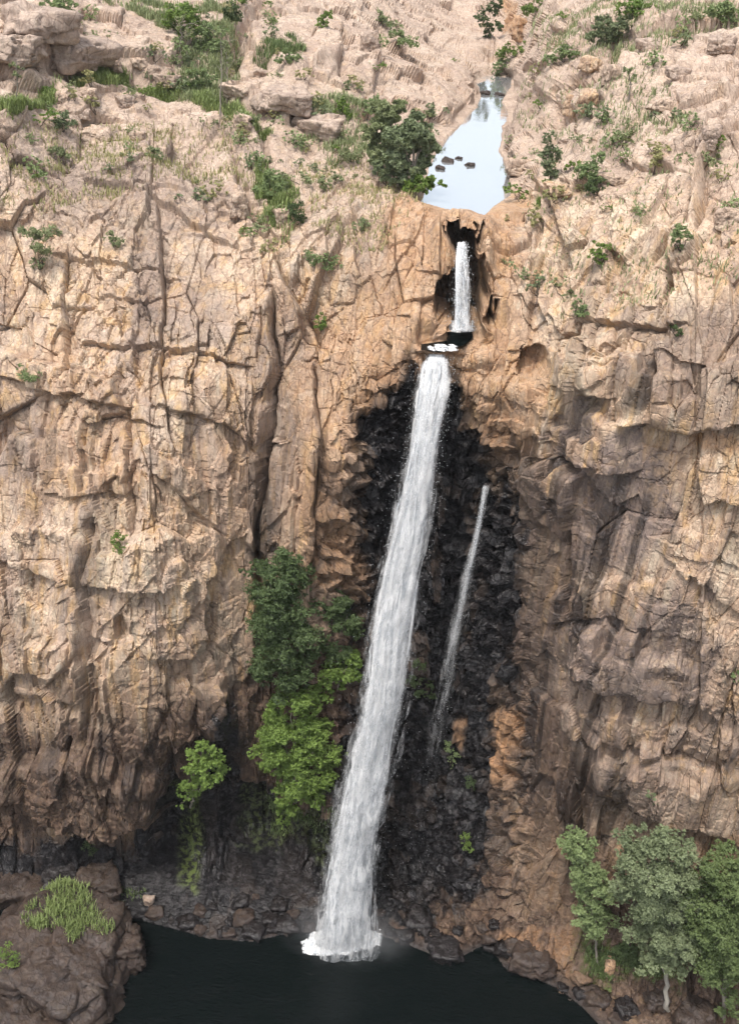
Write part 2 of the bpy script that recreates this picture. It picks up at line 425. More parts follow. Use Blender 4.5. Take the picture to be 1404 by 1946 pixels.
# vertical fluting
flu = fbm(Q*np.array((1/1.1, 1/1.1, 1/9.), f4), 3, 61)
fine = fbm(P32*3.2, 3, 71)*.03
amp_cliff = (1-BOULD)
D = macro*.45 + amp_cliff*(b1*.8+b2*(.45+.5*SM)+bV*(.4+mV)+bH*mH*.7+bD*mD*1.1+(b3*.85+b4*.9)*(.22+.85*SM)+flu*.16) + BOULD*(dome*.2*SM+b1*.3+bB+bC*(.35+.75*SM)+bH*.5+b4*.4) + fine
D = D*(1-SHALE) + SHALE*(macro*.3+b1*.25+br*1.5+b3*1.0+b4+flu*.15)
# ledges: (polyline in photo pixels, protrusion m, reach px, groove m)
def jag(x, seed):
    r = 0
    for sp, a in ((67, 5.), (31, 3.)):
        c = x/sp+seed*.37; i = np.floor(c).astype(np.int32); z0 = np.zeros_like(i); f = np.clip((c-i)*2.2-.6, 0, 1)
        a0 = h01(hsh(i, z0, z0, seed+300)); a1 = h01(hsh(i+1, z0, z0, seed+300)); r = r+a*2*(a0*(1-f)+a1*f-.5)
    return r
def ledge(pts, amp, reach, groove=.3, seed=0, under=.5):
    global D
    if 40 < seed < 52: amp *= .5; groove *= .5
    pts = np.array(pts, float); u0, u1 = pts[0, 0], pts[-1, 0]
    k = (U1 > u0-30) & (U1 < u1+30) & (V1 > pts[:, 1].min()-reach*3) & (V1 < pts[:, 1].max()+reach*2)
    u = U1[k]; y = np.interp(u, pts[:, 0], pts[:, 1])
    y += 7*(h01(hsh((u/23).astype(np.int32), np.zeros(len(u), np.int32), np.zeros(len(u), np.int32), seed+200))-.5) + jag(u, seed+60)
    d = y-V1[k]; e = sstep(u0-25, u0+25, u)*sstep(u1+25, u1-25, u)
    sf = 13. if pts[:, 1].mean() < 300 else .8
    rj = reach*(1.1+1.3*h01(hsh((u/37).astype(np.int32), np.ones(len(u), np.int32), np.ones(len(u), np.int32), seed+400)))
    hi = amp*np.exp(-(np.maximum(d, 0)/reach)) if seed > 40 else amp*.85*(1-sstep(.86, 1., d/rj)); lo = -under*amp*np.exp(-(np.maximum(-d, 0)/(reach*.45))); q = sstep(-sf, sf, d)
    D[k] += e*(hi*q+lo*(1-q))
    D[k] -= e*groove*.4*np.exp(-(d+2)**2/8.)
def joint(pts, step, reach, groove=.4, wd=3.0, seed=0):
    """near vertical crack; step>0: the side left of it stands proud"""
    global D
    pts = np.array(pts, float); v0, v1 = pts[0, 1], pts[-1, 1]
    k = (V1 > v0-30) & (V1 < v1+30) & (U1 > pts[:, 0].min()-reach*3-20) & (U1 < pts[:, 0].max()+reach*3+20)
    v = V1[k]; x = np.interp(v, pts[:, 1], pts[:, 0]) + jag(v, seed)
    d = x-U1[k]; e = sstep(v0-20, v0+20, v)*sstep(v1+20, v1-20, v)
    D[k] += e*step*np.where(d > 0, 1., -1.)*np.exp(-abs(d)/reach)
    D[k] -= e*groove*.6*np.exp(-(d/(wd*.62))**2)*np.clip(.5+1.2*h01(hsh((v/41).astype(np.int32), np.zeros(len(v), np.int32), np.zeros(len(v), np.int32), seed+9)), 0, 1.3)
BACK = np.zeros(len(U1), f4)
def pit(P, depth, soft):
    BACK[:] = np.maximum(BACK, depth*region(P, soft, .38, .22))
# left wall
ledge([(0, 1525), (130, 1545), (300, 1575)], 1.6, 70, .5, 1, .9)
ledge([(0, 1065), (60, 1075), (150, 1110), (330, 1115)], .7, 45, .3, 2)
ledge([(150, 655), (290, 655), (360, 670), (470, 700)], .45, 40, .25, 3)
ledge([(0, 720), (60, 735), (235, 770)], .7, 40, .3, 4)
ledge([(300, 770), (400, 800), (520, 850)], .6, 60, .3, 5)
ledge([(300, 915), (350, 945), (410, 1000)], .55, 40, .3, 6)
ledge([(90, 940), (240, 945)], .35, 30, .2, 7)
ledge([(200, 790), (300, 805)], .3, 30, .25, 8)
ledge([(0, 1300), (60, 1325), (160, 1330)], .6, 60, .2, 9)
ledge([(100, 480), (250, 500), (330, 520)], .3, 30, .15, 10)
ledge([(150, 340), (300, 380), (440, 460)], .4, 40, .2, 11)
ledge([(340, 1440), (400, 1395), (425, 1380)], .8, 50, .3, 12, 1.2)
joint([(300, 380), (305, 480), (308, 660), (315, 800), (330, 860)], .3, 60, .5, 3.2, 1)
joint([(62, 600), (50, 700), (45, 850), (40, 1010)], -.35, 50, .45, 3, 2)
joint([(232, 700), (232, 900), (235, 1000)], .3, 50, .35, 2.5, 3)
joint([(175, 940), (165, 1100), (170, 1400)], .4, 60, .5, 4, 4)
joint([(515, 560), (520, 700), (500, 860), (488, 1000), (492, 1200), (470, 1300)], .7, 45, 1.1, 7, 5)
joint([(440, 280), (455, 340), (500, 440), (540, 520), (600, 650)], .5, 40, .8, 7, 6)
joint([(590, 700), (615, 850), (600, 950), (590, 1100)], .5, 35, .6, 4, 7)
joint([(385, 600), (360, 720), (370, 850)], .25, 40, .3, 2.5, 8)
joint([(130, 480), (122, 600), (105, 720)], .3, 30, .4, 3, 9)
joint([(285, 270), (290, 350), (280, 420)], .2, 30, .5, 3, 10)
# high ground
ledge([(-100, 105), (60, 120), (200, 130), (345, 165)], 2.4, 60, .3, 41, .6)
ledge([(120, 235), (210, 262), (330, 250), (480, 262)], .9, 35, .3, 42)
ledge([(430, 185), (540, 215), (690, 262)], 1.6, 45, .4, 43, .6)
ledge([(470, 95), (560, 150), (650, 130), (730, 170)], 1.8, 60, .3, 44, .6)
ledge([(760, 205), (830, 235), (915, 190)], 1.3, 45, .5, 45, .4)
ledge([(840, 90), (900, 105), (940, 95)], .9, 30, .3, 46)
ledge([(1020, 180), (1110, 218), (1200, 180)], 1.5, 45, .4, 47, .6)
ledge([(1110, 80), (1250, 60), (1404, 45)], 1.3, 40, .3, 48)
ledge([(1150, 150), (1300, 140), (1404, 110)], 1.2, 40, .3, 49)
ledge([(1000, 345), (1090, 370), (1180, 340)], .9, 30, .3, 50)
ledge([(1240, 300), (1330, 290), (1450, 260)], .8, 35, .3, 51)
joint([(520, -20), (455, 60), (425, 160), (440, 230)], .0, 40, 1.6, 22, 41)
joint([(455, 60), (430, 160), (500, 260), (520, 330), (560, 400)], .4, 50, .9, 14, 42)
joint([(645, 60), (640, 130), (660, 190)], .5, 40, .8, 6, 43)
joint([(722, 60), (712, 180)], .5, 40, .8, 7, 44)
joint([(1180, 60), (1120, 130), (1060, 180), (1020, 260)], .5, 40, .7, 8, 45)
joint([(1400, 230), (1340, 320), (1320, 420)], .5, 40, .7, 6, 46)
# right wall
ledge([(1110, 1290), (1180, 1300), (1330, 1330)], 1.2, 50, .4, 21, .8)
ledge([(1180, 800), (1300, 820), (1420, 800), (1500, 800)], 1.0, 60, .4, 22, .7)
ledge([(1060, 735), (1160, 750)], .9, 60, .3, 23, .7)
ledge([(1040, 1180), (1150, 1165), (1250, 1190)], .35, 40, .3, 24)
ledge([(1060, 640), (1150, 625), (1300, 620)], .5, 30, .3, 25)
ledge([(1130, 1490), (1200, 1520), (1290, 1550), (1404, 1600)], 1.0, 60, .3, 26)
ledge([(1260, 1050), (1420, 1170)], .3, 50, .15, 27)
ledge([(1020, 870), (1100, 880), (1200, 900)], .7, 50, .3, 28)
ledge([(1100, 1395), (1250, 1420), (1404, 1440)], .5, 40, .2, 29)
joint([(1160, 560), (1140, 640), (1120, 750), (1100, 870)], .2, 25, .6, 4, 21)
joint([(1215, 590), (1190, 680), (1160, 800)], .15, 25, .6, 4, 22)
joint([(1110, 600), (1085, 700), (1040, 800)], -.15, 25, .5, 4, 23)
joint([(1340, 260), (1310, 400), (1285, 470), (1270, 640)], -.7, 30, .8, 6, 24)
joint([(1250, 640), (1240, 800)], -.5, 40, .6, 4, 25)
joint([(1090, 850), (1070, 1000), (1075, 1200)], -.35, 40, .4, 4, 26)
joint([(945, 1340), (935, 1480), (930, 1680)], -.5, 25, .6, 4, 27)
joint([(1000, 860), (985, 1050), (990, 1250)], -.6, 50, .2, 6, 28)
joint([(1100, 1490), (1105, 1620)], .5, 40, .5, 4, 29)
joint([(1060, 200), (1020, 330), (1000, 420)], -.4, 40, .4, 5, 30)
joint([(1200, 120), (1120, 230), (1060, 330), (1010, 500)], -.5, 40, .5, 5, 31)
joint([(1310, 80), (1230, 220), (1180, 360), (1110, 520)], -.5, 40, .6, 5, 32)
joint([(1404, 150), (1330, 330), (1250, 500)], .4, 40, .4, 5, 33)
# the rock arch, the cavern behind the small fall and the slots beside it
pit([(985, 690), (995, 715), (1018, 690), (1012, 665)], 1.4, 7)
#pit([(742, 90), (745, 40), (752, 40), (752, 100)], .4, 6)
pit([(300, 1565), (310, 1650), (560, 1690), (640, 1640), (600, 1560), (420, 1500)], 1.6, 30)
# calm the ground where water lies or slides
FALL_BED = region([(795, 650), (770, 740), (745, 900), (715, 1100), (700, 1250), (780, 1260), (830, 950), (865, 740), (860, 650)], 25)
D = D*(1-.6*FALL_BED)-.3*FALL_BED
edge0 = 0; edge = np.maximum(np.maximum(sstep(-24, 3, sd_up), sstep(-10, 4, sd_mid)), sstep(-26, 3, sd_low))
def blur(A, ku, kv):
    A = A.reshape(NV, NU)
    for k, ax in ((ku, 1), (kv, 0)):
        pw = [(0, 0), (0, 0)]; pw[ax] = (k, k); B = np.cumsum(np.pad(A, pw, mode='edge'), axis=ax, dtype=np.float64)
        z = np.zeros((B.shape[0], 1)) if ax else np.zeros((1, B.shape[1])); B = np.concatenate([z, B], ax); L = A.shape[ax]
        A = (np.take(B, np.arange(L)+2*k+1, ax)-np.take(B, np.arange(L), ax))/(2*k+1)
    return A.ravel()
PT = (P0+NRM*D[:, None]).reshape(NV, NU, 3)
gu = np.zeros((NV, NU)); gv = np.zeros((NV, NU))
gu[:, :-1] = np.linalg.norm(np.diff(PT, axis=1), axis=2); gv[:-1] = np.linalg.norm(np.diff(PT, axis=0), axis=2)
ms = ((Y/50)*.075)[:, None].reshape(NV, NU)
stv = np.clip(blur(sstep(5.0, 11., gv/ms).ravel(), 8, 8)*4, 0, 1); stu = np.clip(blur(sstep(5.0, 10., gu/ms).ravel(), 8, 8)*4, 0, 1)
stv = np.maximum(stv*(.35+.65*BOULD), BOULD*.45)
D = D*(1-stv)+stv*blur(D, 4, 1); D = D*(1-stu)+stu*blur(D, 1, 4)
D = D*(1-.75*edge)
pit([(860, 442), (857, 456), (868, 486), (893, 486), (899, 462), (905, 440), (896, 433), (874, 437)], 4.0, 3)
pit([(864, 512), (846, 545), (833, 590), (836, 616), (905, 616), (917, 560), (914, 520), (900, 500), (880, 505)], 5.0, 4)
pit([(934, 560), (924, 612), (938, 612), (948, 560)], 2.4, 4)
def bulge(u, v, ru, rv, a):
    global D
    D += a*np.exp(-((U1-u)/ru)**2-((V1-v)/rv)**2)
bulge(842, 470, 20, 40, .9); bulge(925, 480, 16, 50, 1.0); bulge(918, 600, 10, 40, .7); bulge(815, 610, 30, 24, .9); bulge(875, 412, 34, 7, .5)
bulge(920, 680, 30, 22, .7); bulge(960, 740, 40, 30, .5)
nrm = NRM.copy()
P1 = P0+nrm*D[:, None]
P1[:, 1] += BACK; P1[:, 2] -= BACK*.12
# banks stay above, beds below
deep = np.maximum(np.maximum(sstep(0, 12, sd_up), sstep(0, 8, sd_mid)), sstep(0, 25, sd_low))
P1[:, 2] -= deep*np.where(sd_low > 0, 1.6, .5)
nearup = (sd_up < 0) & (sd_up > -40) & (V1 < 412) & (V1 > 152); P1[nearup, 2] = np.maximum(P1[nearup, 2], ZP_UP+.10+.012*(-sd_up[nearup]))
lip = (sd_up <= 0) & (sd_up > -11) & (V1 > 380); P1[lip, 2] = np.maximum(P1[lip, 2], ZP_UP+.12)
nearlow = (sd_low < 0) & (V1 > 1350); P1[nearlow, 2] = np.maximum(P1[nearlow, 2], .05+.008*(-sd_low[nearlow]))
GP = P1.reshape(NV, NU, 3)
print('terrain', time.time()-T0)

# colour masks: rock colours and stains, plus shade painted into recesses and low gorge
ORANGE = np.maximum.reduce([
    region([(790, 380), (940, 408), (985, 380), (975, 470), (960, 620), (1000, 700), (990, 860), (940, 860), (880, 700), (800, 760), (700, 790), (690, 640), (760, 560), (740, 440)], 22, .9, .6)*.75,
    region([(940, 1350), (985, 1360), (975, 1480), (940, 1480)], 8, .5)*1.0,
    region([(590, 600), (760, 480), (780, 640), (700, 800), (620, 960), (590, 1080), (560, 900)], 25, .8, .7)*.55,
    region([(960, 1640), (1060, 1590), (1060, 1700), (960, 1700)], 20, .8, .5)*.2,
    region([(960, 1790), (1080, 1780), (1060, 1850), (990, 1830)], 12, .8, .5)*.6,
    region([(955, 0), (975, 0), (985, 60), (955, 65)], 6)*.9,
    region([(1300, 830), (1404, 830), (1404, 850), (1300, 850)], 8, .4, .3)*.8,
    region([(100, 660), (230, 780), (230, 930), (90, 930)], 20, .7, .8)*.35,
    region([(430, 780), (330, 1020), (440, 1040), (480, 900)], 25, .8, .8)*.3])
PURPLE = np.maximum.reduce([
    region([(1060, 850), (1250, 860), (1260, 1000), (1100, 1060), (1040, 990)], 28, 1.3, 1.2)*.8,
    region([(1040, 1160), (1300, 1150), (1330, 1320), (1110, 1300), (1000, 1240)], 25, 1.2, 1.2)*.75,
    region([(1230, 640), (1404, 600), (1480, 780), (1290, 810), (1210, 720)], 20, .8, .9)*.6,
    region([(270, 470), (320, 480), (300, 660), (240, 700)], 18, 1, .6)*.7,
    region([(340, 500), (400, 490), (430, 640), (370, 640)], 18, 1.2, .8)*.5,
    region([(60, 320), (420, 340), (430, 420), (100, 420)], 25, 1.2, .9)*.55,
    region([(1000, 1250), (1120, 1300), (1200, 1480), (960, 1560)], 30, 1.3, 1.)*.55,
    region([(490, 620), (560, 560), (590, 700), (540, 900), (500, 1060), (470, 900)], 25, 1.1, .9)*.6,
    region([(0, 780), (80, 770), (90, 950), (0, 900)], 15, .8, .6)*.6,
    region([(590, 380), (780, 480), (760, 600), (620, 520)], 25, 1, .8)*.3,
    region([(1130, 1400), (1404, 1330), (1404, 1420), (1200, 1500)], 25, 1.2, 1.)*.5])
BROWN = np.maximum.reduce([
    region([(-220, 1400), (100, 1390), (240, 1370), (400, 1340), (440, 1330), (520, 1250), (700, 1180), (690, 1560), (330, 1580), (-220, 1640)], 45, 1.1, .8, .7)*1.1,
    region([(-220, 1250), (100, 1250), (240, 1300), (420, 1200), (480, 1100), (520, 1300), (330, 1580), (-220, 1640)], 45, 1.1, .8, 1)*.5,
    region([(940, 1230), (1010, 1200), (1010, 1500), (1150, 1620), (1230, 1700), (1404, 1620), (1600, 1600), (1600, 2100), (800, 2100), (820, 1700)], 30, 1., .9)*.85,
    region([(-220, 1560), (1404, 1650), (1404, 2100), (-220, 2100)], 35, .5)*1.0,
    region([(985, 860), (1040, 900), (1060, 1200), (985, 1250)], 25, 1.2, 1.)*.7,
    region([(590, 950), (700, 850), (700, 1130), (620, 1130)], 25, 1.2, 1.)*.6])
OR2 = region([(960, 1480), (1100, 1500), (1110, 1700), (970, 1690)], 20, 1, 1)
BROWN = np.maximum(BROWN, .35*region([(960, 1330), (1240, 1400), (1404, 1480), (1620, 1500), (1620, 1700), (950, 1700)], 40, 1.2, 1.0, 1))
BROWN = np.maximum(BROWN, .9*region([(950, 1340), (1040, 1350), (1120, 1480), (1120, 1720), (950, 1720)], 25, 1.1, 1, 1))
RUST = np.maximum.reduce([region([(938, 1350), (985, 1355), (978, 1500), (940, 1490)], 8, .5, .3), region([(1015, 1560), (1060, 1570), (1055, 1700), (1010, 1700)], 12, .8, .5)*.8,
                          region([(868, 1365), (888, 1370), (884, 1425), (870, 1420)], 6, .3), region([(590, 940), (640, 960), (690, 1100), (640, 1080)], 14, .8, .6)*.8, region([(1330, 1590), (1404, 1600), (1404, 1640), (1330, 1640)], 12, .8, .5)*.7])
ORANGE = np.maximum(ORANGE, RUST*.75); BROWN = np.minimum(BROWN, 1)*(1-.15*OR2); ORANGE = np.maximum(ORANGE*(1-.6*OR2), .15*OR2)
PURPLE = np.clip(PURPLE*1.0+.15*region([(1000, 850), (1260, 860), (1404, 1150), (1620, 1200), (1620, 1560), (960, 1560)], 40, 1.6, 1.6), 0, 1)
BROWN = np.maximum(BROWN, .75*region([(745, 730), (640, 960), (600, 1100), (600, 1600), (1000, 1700), (1020, 1250), (1010, 930), (890, 740)], 26, 1.1, .9, .8))
PALE = (BOULD*.85+.5*sstep(620, 380, V1)*(1-BOULD)*.7).astype(f4)*(1-ORANGE)
MOSS = np.maximum.reduce([region([(330, 1500), (380, 1500), (370, 1700), (330, 1690)], 10, .5)*.9,
                          region([(480, 1560), (620, 1540), (600, 1640), (480, 1620)], 15, .9, .6)*.5,
                          region([(540, 200), (700, 160), (720, 260), (560, 260)], 30, 1)*.35,
                          region([(1120, 1800), (1290, 1800), (1280, 1860), (1120, 1850)], 15, .9, .6)*.9]).astype(f4)
WET_SHADE = WET*np.clip(1.08+.35*(c3-.5)+.5*(c2-.5), .3, 1)
SH = sstep(-25, 0, sd_low)*.8; WET_SHADE = np.maximum(WET_SHADE, SH)
WET_SHADE = np.maximum(WET_SHADE, region([(700, 1500), (850, 1560), (850, 1720), (700, 1760)], 20)*.9)
for pts in ([(836, 418), (830, 620), (920, 620), (915, 420)], [(925, 560), (920, 614), (940, 614), (948, 560)]): WET_SHADE = np.maximum(WET_SHADE, region(pts, 3)*.82*sstep(.6, 2.4, BACK))  # hole interiors blackened with depth: painted shade on top of wet rock
# broad dark seep stains on the two walls
for pts, a in (([(1135, 520), (1150, 520), (1110, 820), (1090, 820)], .35), ([(1055, 870), (1085, 880), (1075, 980), (1045, 970)], .7),
               ([(1200, 760), (1235, 690), (1240, 770)], .8), ([(1140, 1480), (1195, 1500), (1180, 1530), (1140, 1510)], .8),
               ([(1070, 1480), (1105, 1500), (1100, 1600), (1065, 1580)], .85), ([(0, 1130), (80, 1180), (60, 1220), (0, 1200)], .4),
               ([(110, 1140), (160, 1120), (150, 1200)], .35), ([(120, 1310), (180, 1280), (185, 1300), (130, 1330)], .5),
               ([(165, 950), (190, 960), (190, 1170), (160, 1160)], .45), ([(230, 1170), (270, 1110), (290, 1130), (240, 1200)], .3),
               ([(1000, 880), (1030, 890), (1040, 1300), (990, 1300)], .35), ([(1110, 900), (1150, 900), (1140, 1000), (1115, 1000)], .5), ([(1010, 1480), (1040, 1480), (1030, 1680), (1000, 1680)], .6), ([(940, 1480), (965, 1480), (960, 1640), (935, 1640)], .7), ([(1180, 1270), (1280, 1290), (1280, 1310), (1170, 1300)], .5), ([(1300, 1560), (1404, 1600), (1404, 1660), (1310, 1640)], .5), ([(484, 880), (505, 880), (512, 1060), (484, 1060)], .7), ([(610, 820), (625, 820), (600, 970), (590, 960)], .6)):
    WET_SHADE = np.maximum(WET_SHADE, region(pts, 9, .5, .3)*a*.9)
VS = (fbm((P32*np.array((1.6, 1.6, .06), f4)).astype(f4), 4, 179)*1.4+.25*fbm(P32/5, 2, 181)).astype(f4)
for pts, a, th in (([(955, 850), (1080, 860), (1280, 1000), (1230, 1300), (1200, 1660), (930, 1680), (975, 1250)], .85, .10), ([(600, 900), (700, 850), (700, 1200), (640, 1300), (590, 1150)], .8, .12),
                   ([(-220, 1400), (400, 1380), (300, 1560), (-220, 1560)], .6, .12), ([(1250, 1280), (1620, 1250), (1620, 1600), (1200, 1600)], .5, .22), ([(0, 780), (560, 800), (500, 1300), (0, 1250)], .35, .28),
                   ([(1200, 820), (1620, 830), (1620, 1150), (1280, 1000)], .45, .22)):
    WET_SHADE = np.maximum(WET_SHADE, region(pts, 35, 1.1, .8)*a*.8*sstep(th-.05, th+.26, VS))
bl_ = sstep(.05, .30, -VS)*region([(-50, 560), (480, 560), (470, 1250), (-50, 1250)], 40, 1)*.6
PALE = np.maximum(PALE, bl_.astype(f4))
WET_SHADE = np.maximum(WET_SHADE*(1-.8*RUST), region([(300, 1570), (330, 1700), (640, 1740), (640, 1640), (600, 1570), (420, 1510)], 30, .6)*.95)  # undercut blackened further: shade painted over the wet rock
MA = np.stack([WET_SHADE, ORANGE, PURPLE], 1).astype(f4); MB_ = np.stack([BROWN, PALE, MOSS], 1).astype(f4); CE = np.stack([c2*(1-BOULD)+cB*BOULD, c3*(1-BOULD)+cC*BOULD, c4], 1).astype(f4)

# split the terrain into its main faces (structure)
idx = np.arange(NU*NV).reshape(NV, NU)
Fq = np.stack([idx[:-1, :-1], idx[1:, :-1], idx[1:, 1:], idx[:-1, 1:]], -1).reshape(-1, 4)
fu = U1[Fq[:, 0]]; fv = V1[Fq[:, 0]]; fc = np.zeros(len(Fq), int)
rim = np.interp(fu, [-220, 0, 250, 440, 560, 700, 800, 940, 1060, 1250, 1404, 1620], [180, 230, 190, 250, 330, 400, 395, 400, 380, 250, 180, 100])
left_e = np.interp(fv, [380, 650, 800, 1000, 1300, 1700, 2200], [850, 800, 715, 650, 680, 560, 560])
right_e = np.interp(fv, [380, 560, 700, 900, 1250, 1600, 2200], [900, 925, 960, 965, 985, 940, 940])
fc[fv < rim] = 0; fc[(fv >= rim) & (fu < left_e)] = 1; fc[(fv >= rim) & (fu >= left_e) & (fu <= right_e)] = 2; fc[(fv >= rim) & (fu > right_e)] = 3
bed = (fv > 1620) & (sd_low[Fq[:, 0]] > 12); fc[bed] = 4
upb = (sd_up[Fq[:, 0]] > 8); fc[upb] = 5
for k, nm in enumerate(('plateau', 'left_cliff', 'gorge_wall', 'right_cliff', 'pool_bed', 'creek_bed')):
    q = Fq[fc == k]; used = np.unique(q); mp = np.zeros(NU*NV, np.int32); mp[used] = np.arange(len(used))
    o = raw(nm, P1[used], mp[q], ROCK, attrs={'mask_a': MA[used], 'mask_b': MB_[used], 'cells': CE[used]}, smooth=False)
    tag(o, kind='structure')
T0 = T0
def surf(u, v):
    """world point of the rock seen at photo pixel (u, v)"""
    j = int(round((v-vs[0])/STEP)); i = int(round((u-us[0])/STEP))
    # displaced vertices move; search nearby for the one that projects here and lies nearest
    best = None; j0, j1, i0, i1 = max(j-35, 0), min(j+36, NV), max(i-20, 0), min(i+21, NU)
    W = GP[j0:j1, i0:i1].reshape(-1, 3)-CAMP
    z = W@_f; pu = 702+FPX*(W@_R)/z; pv = 973-FPX*(W@_U)/z
    d = (pu-u)**2+(pv-v)**2; c = np.where(d < max(d.min()*1.01, 9))[0]
    b = c[np.argmin(z[c])]; return W[b]+CAMP

# far plateau and the country beyond
me = 'plain'
gx = np.linspace(-1, 1, 41); A_, B_ = np.meshgrid(np.sign(gx)*abs(gx)**2*2500, np.linspace(0, 1, 41)**2*2800)
Vp = np.stack([A_.ravel(), 112+B_.ravel()+0*A_.ravel(), 44+0*A_.ravel()], 1)
Vp[:, 2] += fbm((Vp/150).astype(f4), 3, 5)*2 - 0
Vp[:, 1] += abs(Vp[:, 0])*-.0
i2 = np.arange(41*41).reshape(41, 41); Fp = np.stack([i2[:-1, :-1], i2[:-1, 1:], i2[1:, 1:], i2[1:, :-1]], -1).reshape(-1, 4)
tag(raw('ground', Vp, Fp, simple('plain_scrub', (.30, .27, .16), .95, .4, .05)), kind='structure')

# ------------------------------------------------------------------ water
def water_mat(name, deep, rough, bump, bscale, spec=1.33):
    m, nt, bs = mat(name); n = N(nt)
    bs.inputs['Base Color'].default_value = (*deep, 1); bs.inputs['Roughness'].default_value = rough
    bs.inputs['IOR'].default_value = spec
    rip = n.noise(.5, 2, .5, n.coord((1, 1.6, 1)))
    bp = n.new('ShaderNodeBump'); n.ln(n.ramp(rip, .42, .62, bump*.4, bump*1.6), bp.inputs['Strength']); bp.inputs['Distance'].default_value = .05
    n.ln(n.noise(bscale, 4, .6, n.coord((1, 2.2, 1)), .3), bp.inputs['Height']); n.ln(bp.outputs[0], bs.inputs['Normal'])
    return m
W_LOW = water_mat('dark_pool_water', (.003, .005, .005), .08, .8, 2.2, 1.24)
W_UP = water_mat('still_creek_water', (.80, .84, .86), .02, .06, 2., 1.33)
W_UP.node_tree.nodes['Principled BSDF'].inputs['Metallic'].default_value = .85
def poly_plane(name, pts3, material, **k):
    import bmesh
    bm = bmesh.new(); vs_ = [bm.verts.new(tuple(p)) for p in pts3]; bm.faces.new(vs_); bmesh.ops.triangulate(bm, faces=bm.faces[:])
    me = bpy.data.meshes.new(name); bm.to_mesh(me); bm.free(); me.materials.append(material)
    o = bpy.data.objects.new(name, me); C.objects.link(o); return tag(o, **k)
poly_plane('plunge_pool_water', [(-60, -40, 0), (60, -40, 0), (60, 52, 0), (-60, 52, 0)], W_LOW, kind='structure')
def grow(P, a):
    P = np.array(P, float); c = []
    for i in range(len(P)):
        e = P[(i+1) % len(P)]-P[i-1]; nn = np.array([e[1], -e[0]]); nn /= np.linalg.norm(nn); c.append(nn)
    c = np.array(c); s = 1 if poly_sd(P, P[:1, 0]+c[:1, 0]*2, P[:1, 1]+c[:1, 1]*2)[0] < 0 else -1
    return P+c*a*s
pu = grow(POOL_UP, 9); pu[(pu[:, 1] > 395), 1] -= 5
poly_plane('creek_water', at(pu[:, 0], pu[:, 1], z=ZP_UP), W_UP, kind='structure')
pm = grow(POOL_MID, 1); poly_plane('ledge_pool_water', at(pm[:, 0], pm[:, 1], z=ZP_MID), W_LOW, kind='structure')

def fall_mat(name, alpha_lo, alpha_hi, thr, soft, white=.9):
    m, nt, bs = mat(name); n = N(nt)
    a = n.new('ShaderNodeAttribute'); a.attribute_name = 'flow'      # across, along, strand seed
    mp = n.new('ShaderNodeMapping'); mp.inputs['Scale'].default_value = (2.2, .22, 1.5); n.ln(a.outputs['Vector'], mp.inputs[0])
    s1 = n.noise(1.6, 6, .62, mp.outputs[0], .5)
    mp2 = n.new('ShaderNodeMapping'); mp2.inputs['Scale'].default_value = (3, 1.0, 2); n.ln(a.outputs['Vector'], mp2.inputs[0])
    s2 = n.noise(1.8, 6, .7, mp2.outputs[0], .3)
    dn = n.new('ShaderNodeAttribute'); dn.attribute_name = 'dens'
    t = n.math('ADD', n.math('MULTIPLY', s1, .65), n.math('MULTIPLY', s2, .35))
    t = n.math('ADD', t, n.math('MULTIPLY', n.math('SUBTRACT', dn.outputs['Fac'], .5), .5))
    t = n.math('ADD', n.math('MULTIPLY', n.math('SUBTRACT', t, .5), 2.2), .5)
    al = n.ramp(t, thr-soft, thr+soft, alpha_lo, alpha_hi)
    al = n.math('MULTIPLY', al, n.ramp(dn.outputs['Fac'], 0, .35))
    col = n.mix(n.ramp(n.math('ADD', n.math('MULTIPLY', s1, .6), n.math('MULTIPLY', s2, .4)), .40, .58), (.52, .56, .60), (white, white, white))
    n.ln(col, bs.inputs['Base Color']); bs.inputs['Roughness'].default_value = .5
    bs.inputs['Specular IOR Level'].default_value = .4
    n.ln(al, bs.inputs['Alpha'])
    bp = n.new('ShaderNodeBump'); bp.inputs['Strength'].default_value = .7; bp.inputs['Distance'].default_value = .15
    n.ln(s2, bp.inputs['Height']); n.ln(bp.outputs[0], bs.inputs['Normal'])
    return m
FM_CORE = fall_mat('white_water_core', .12, 1.0, .43, .17)
FM_VEIL = fall_mat('white_water_veil', 0., .62, .52, .14)
FM_THIN = fall_mat('thin_water_veil', 0., .34, .5, .3, .75)
FM_SOFT = fall_mat('white_water_spray_veil', 0., .42, .47, .22, .85)
FOAM = fall_mat('foam', .3, 1., .42, .14)

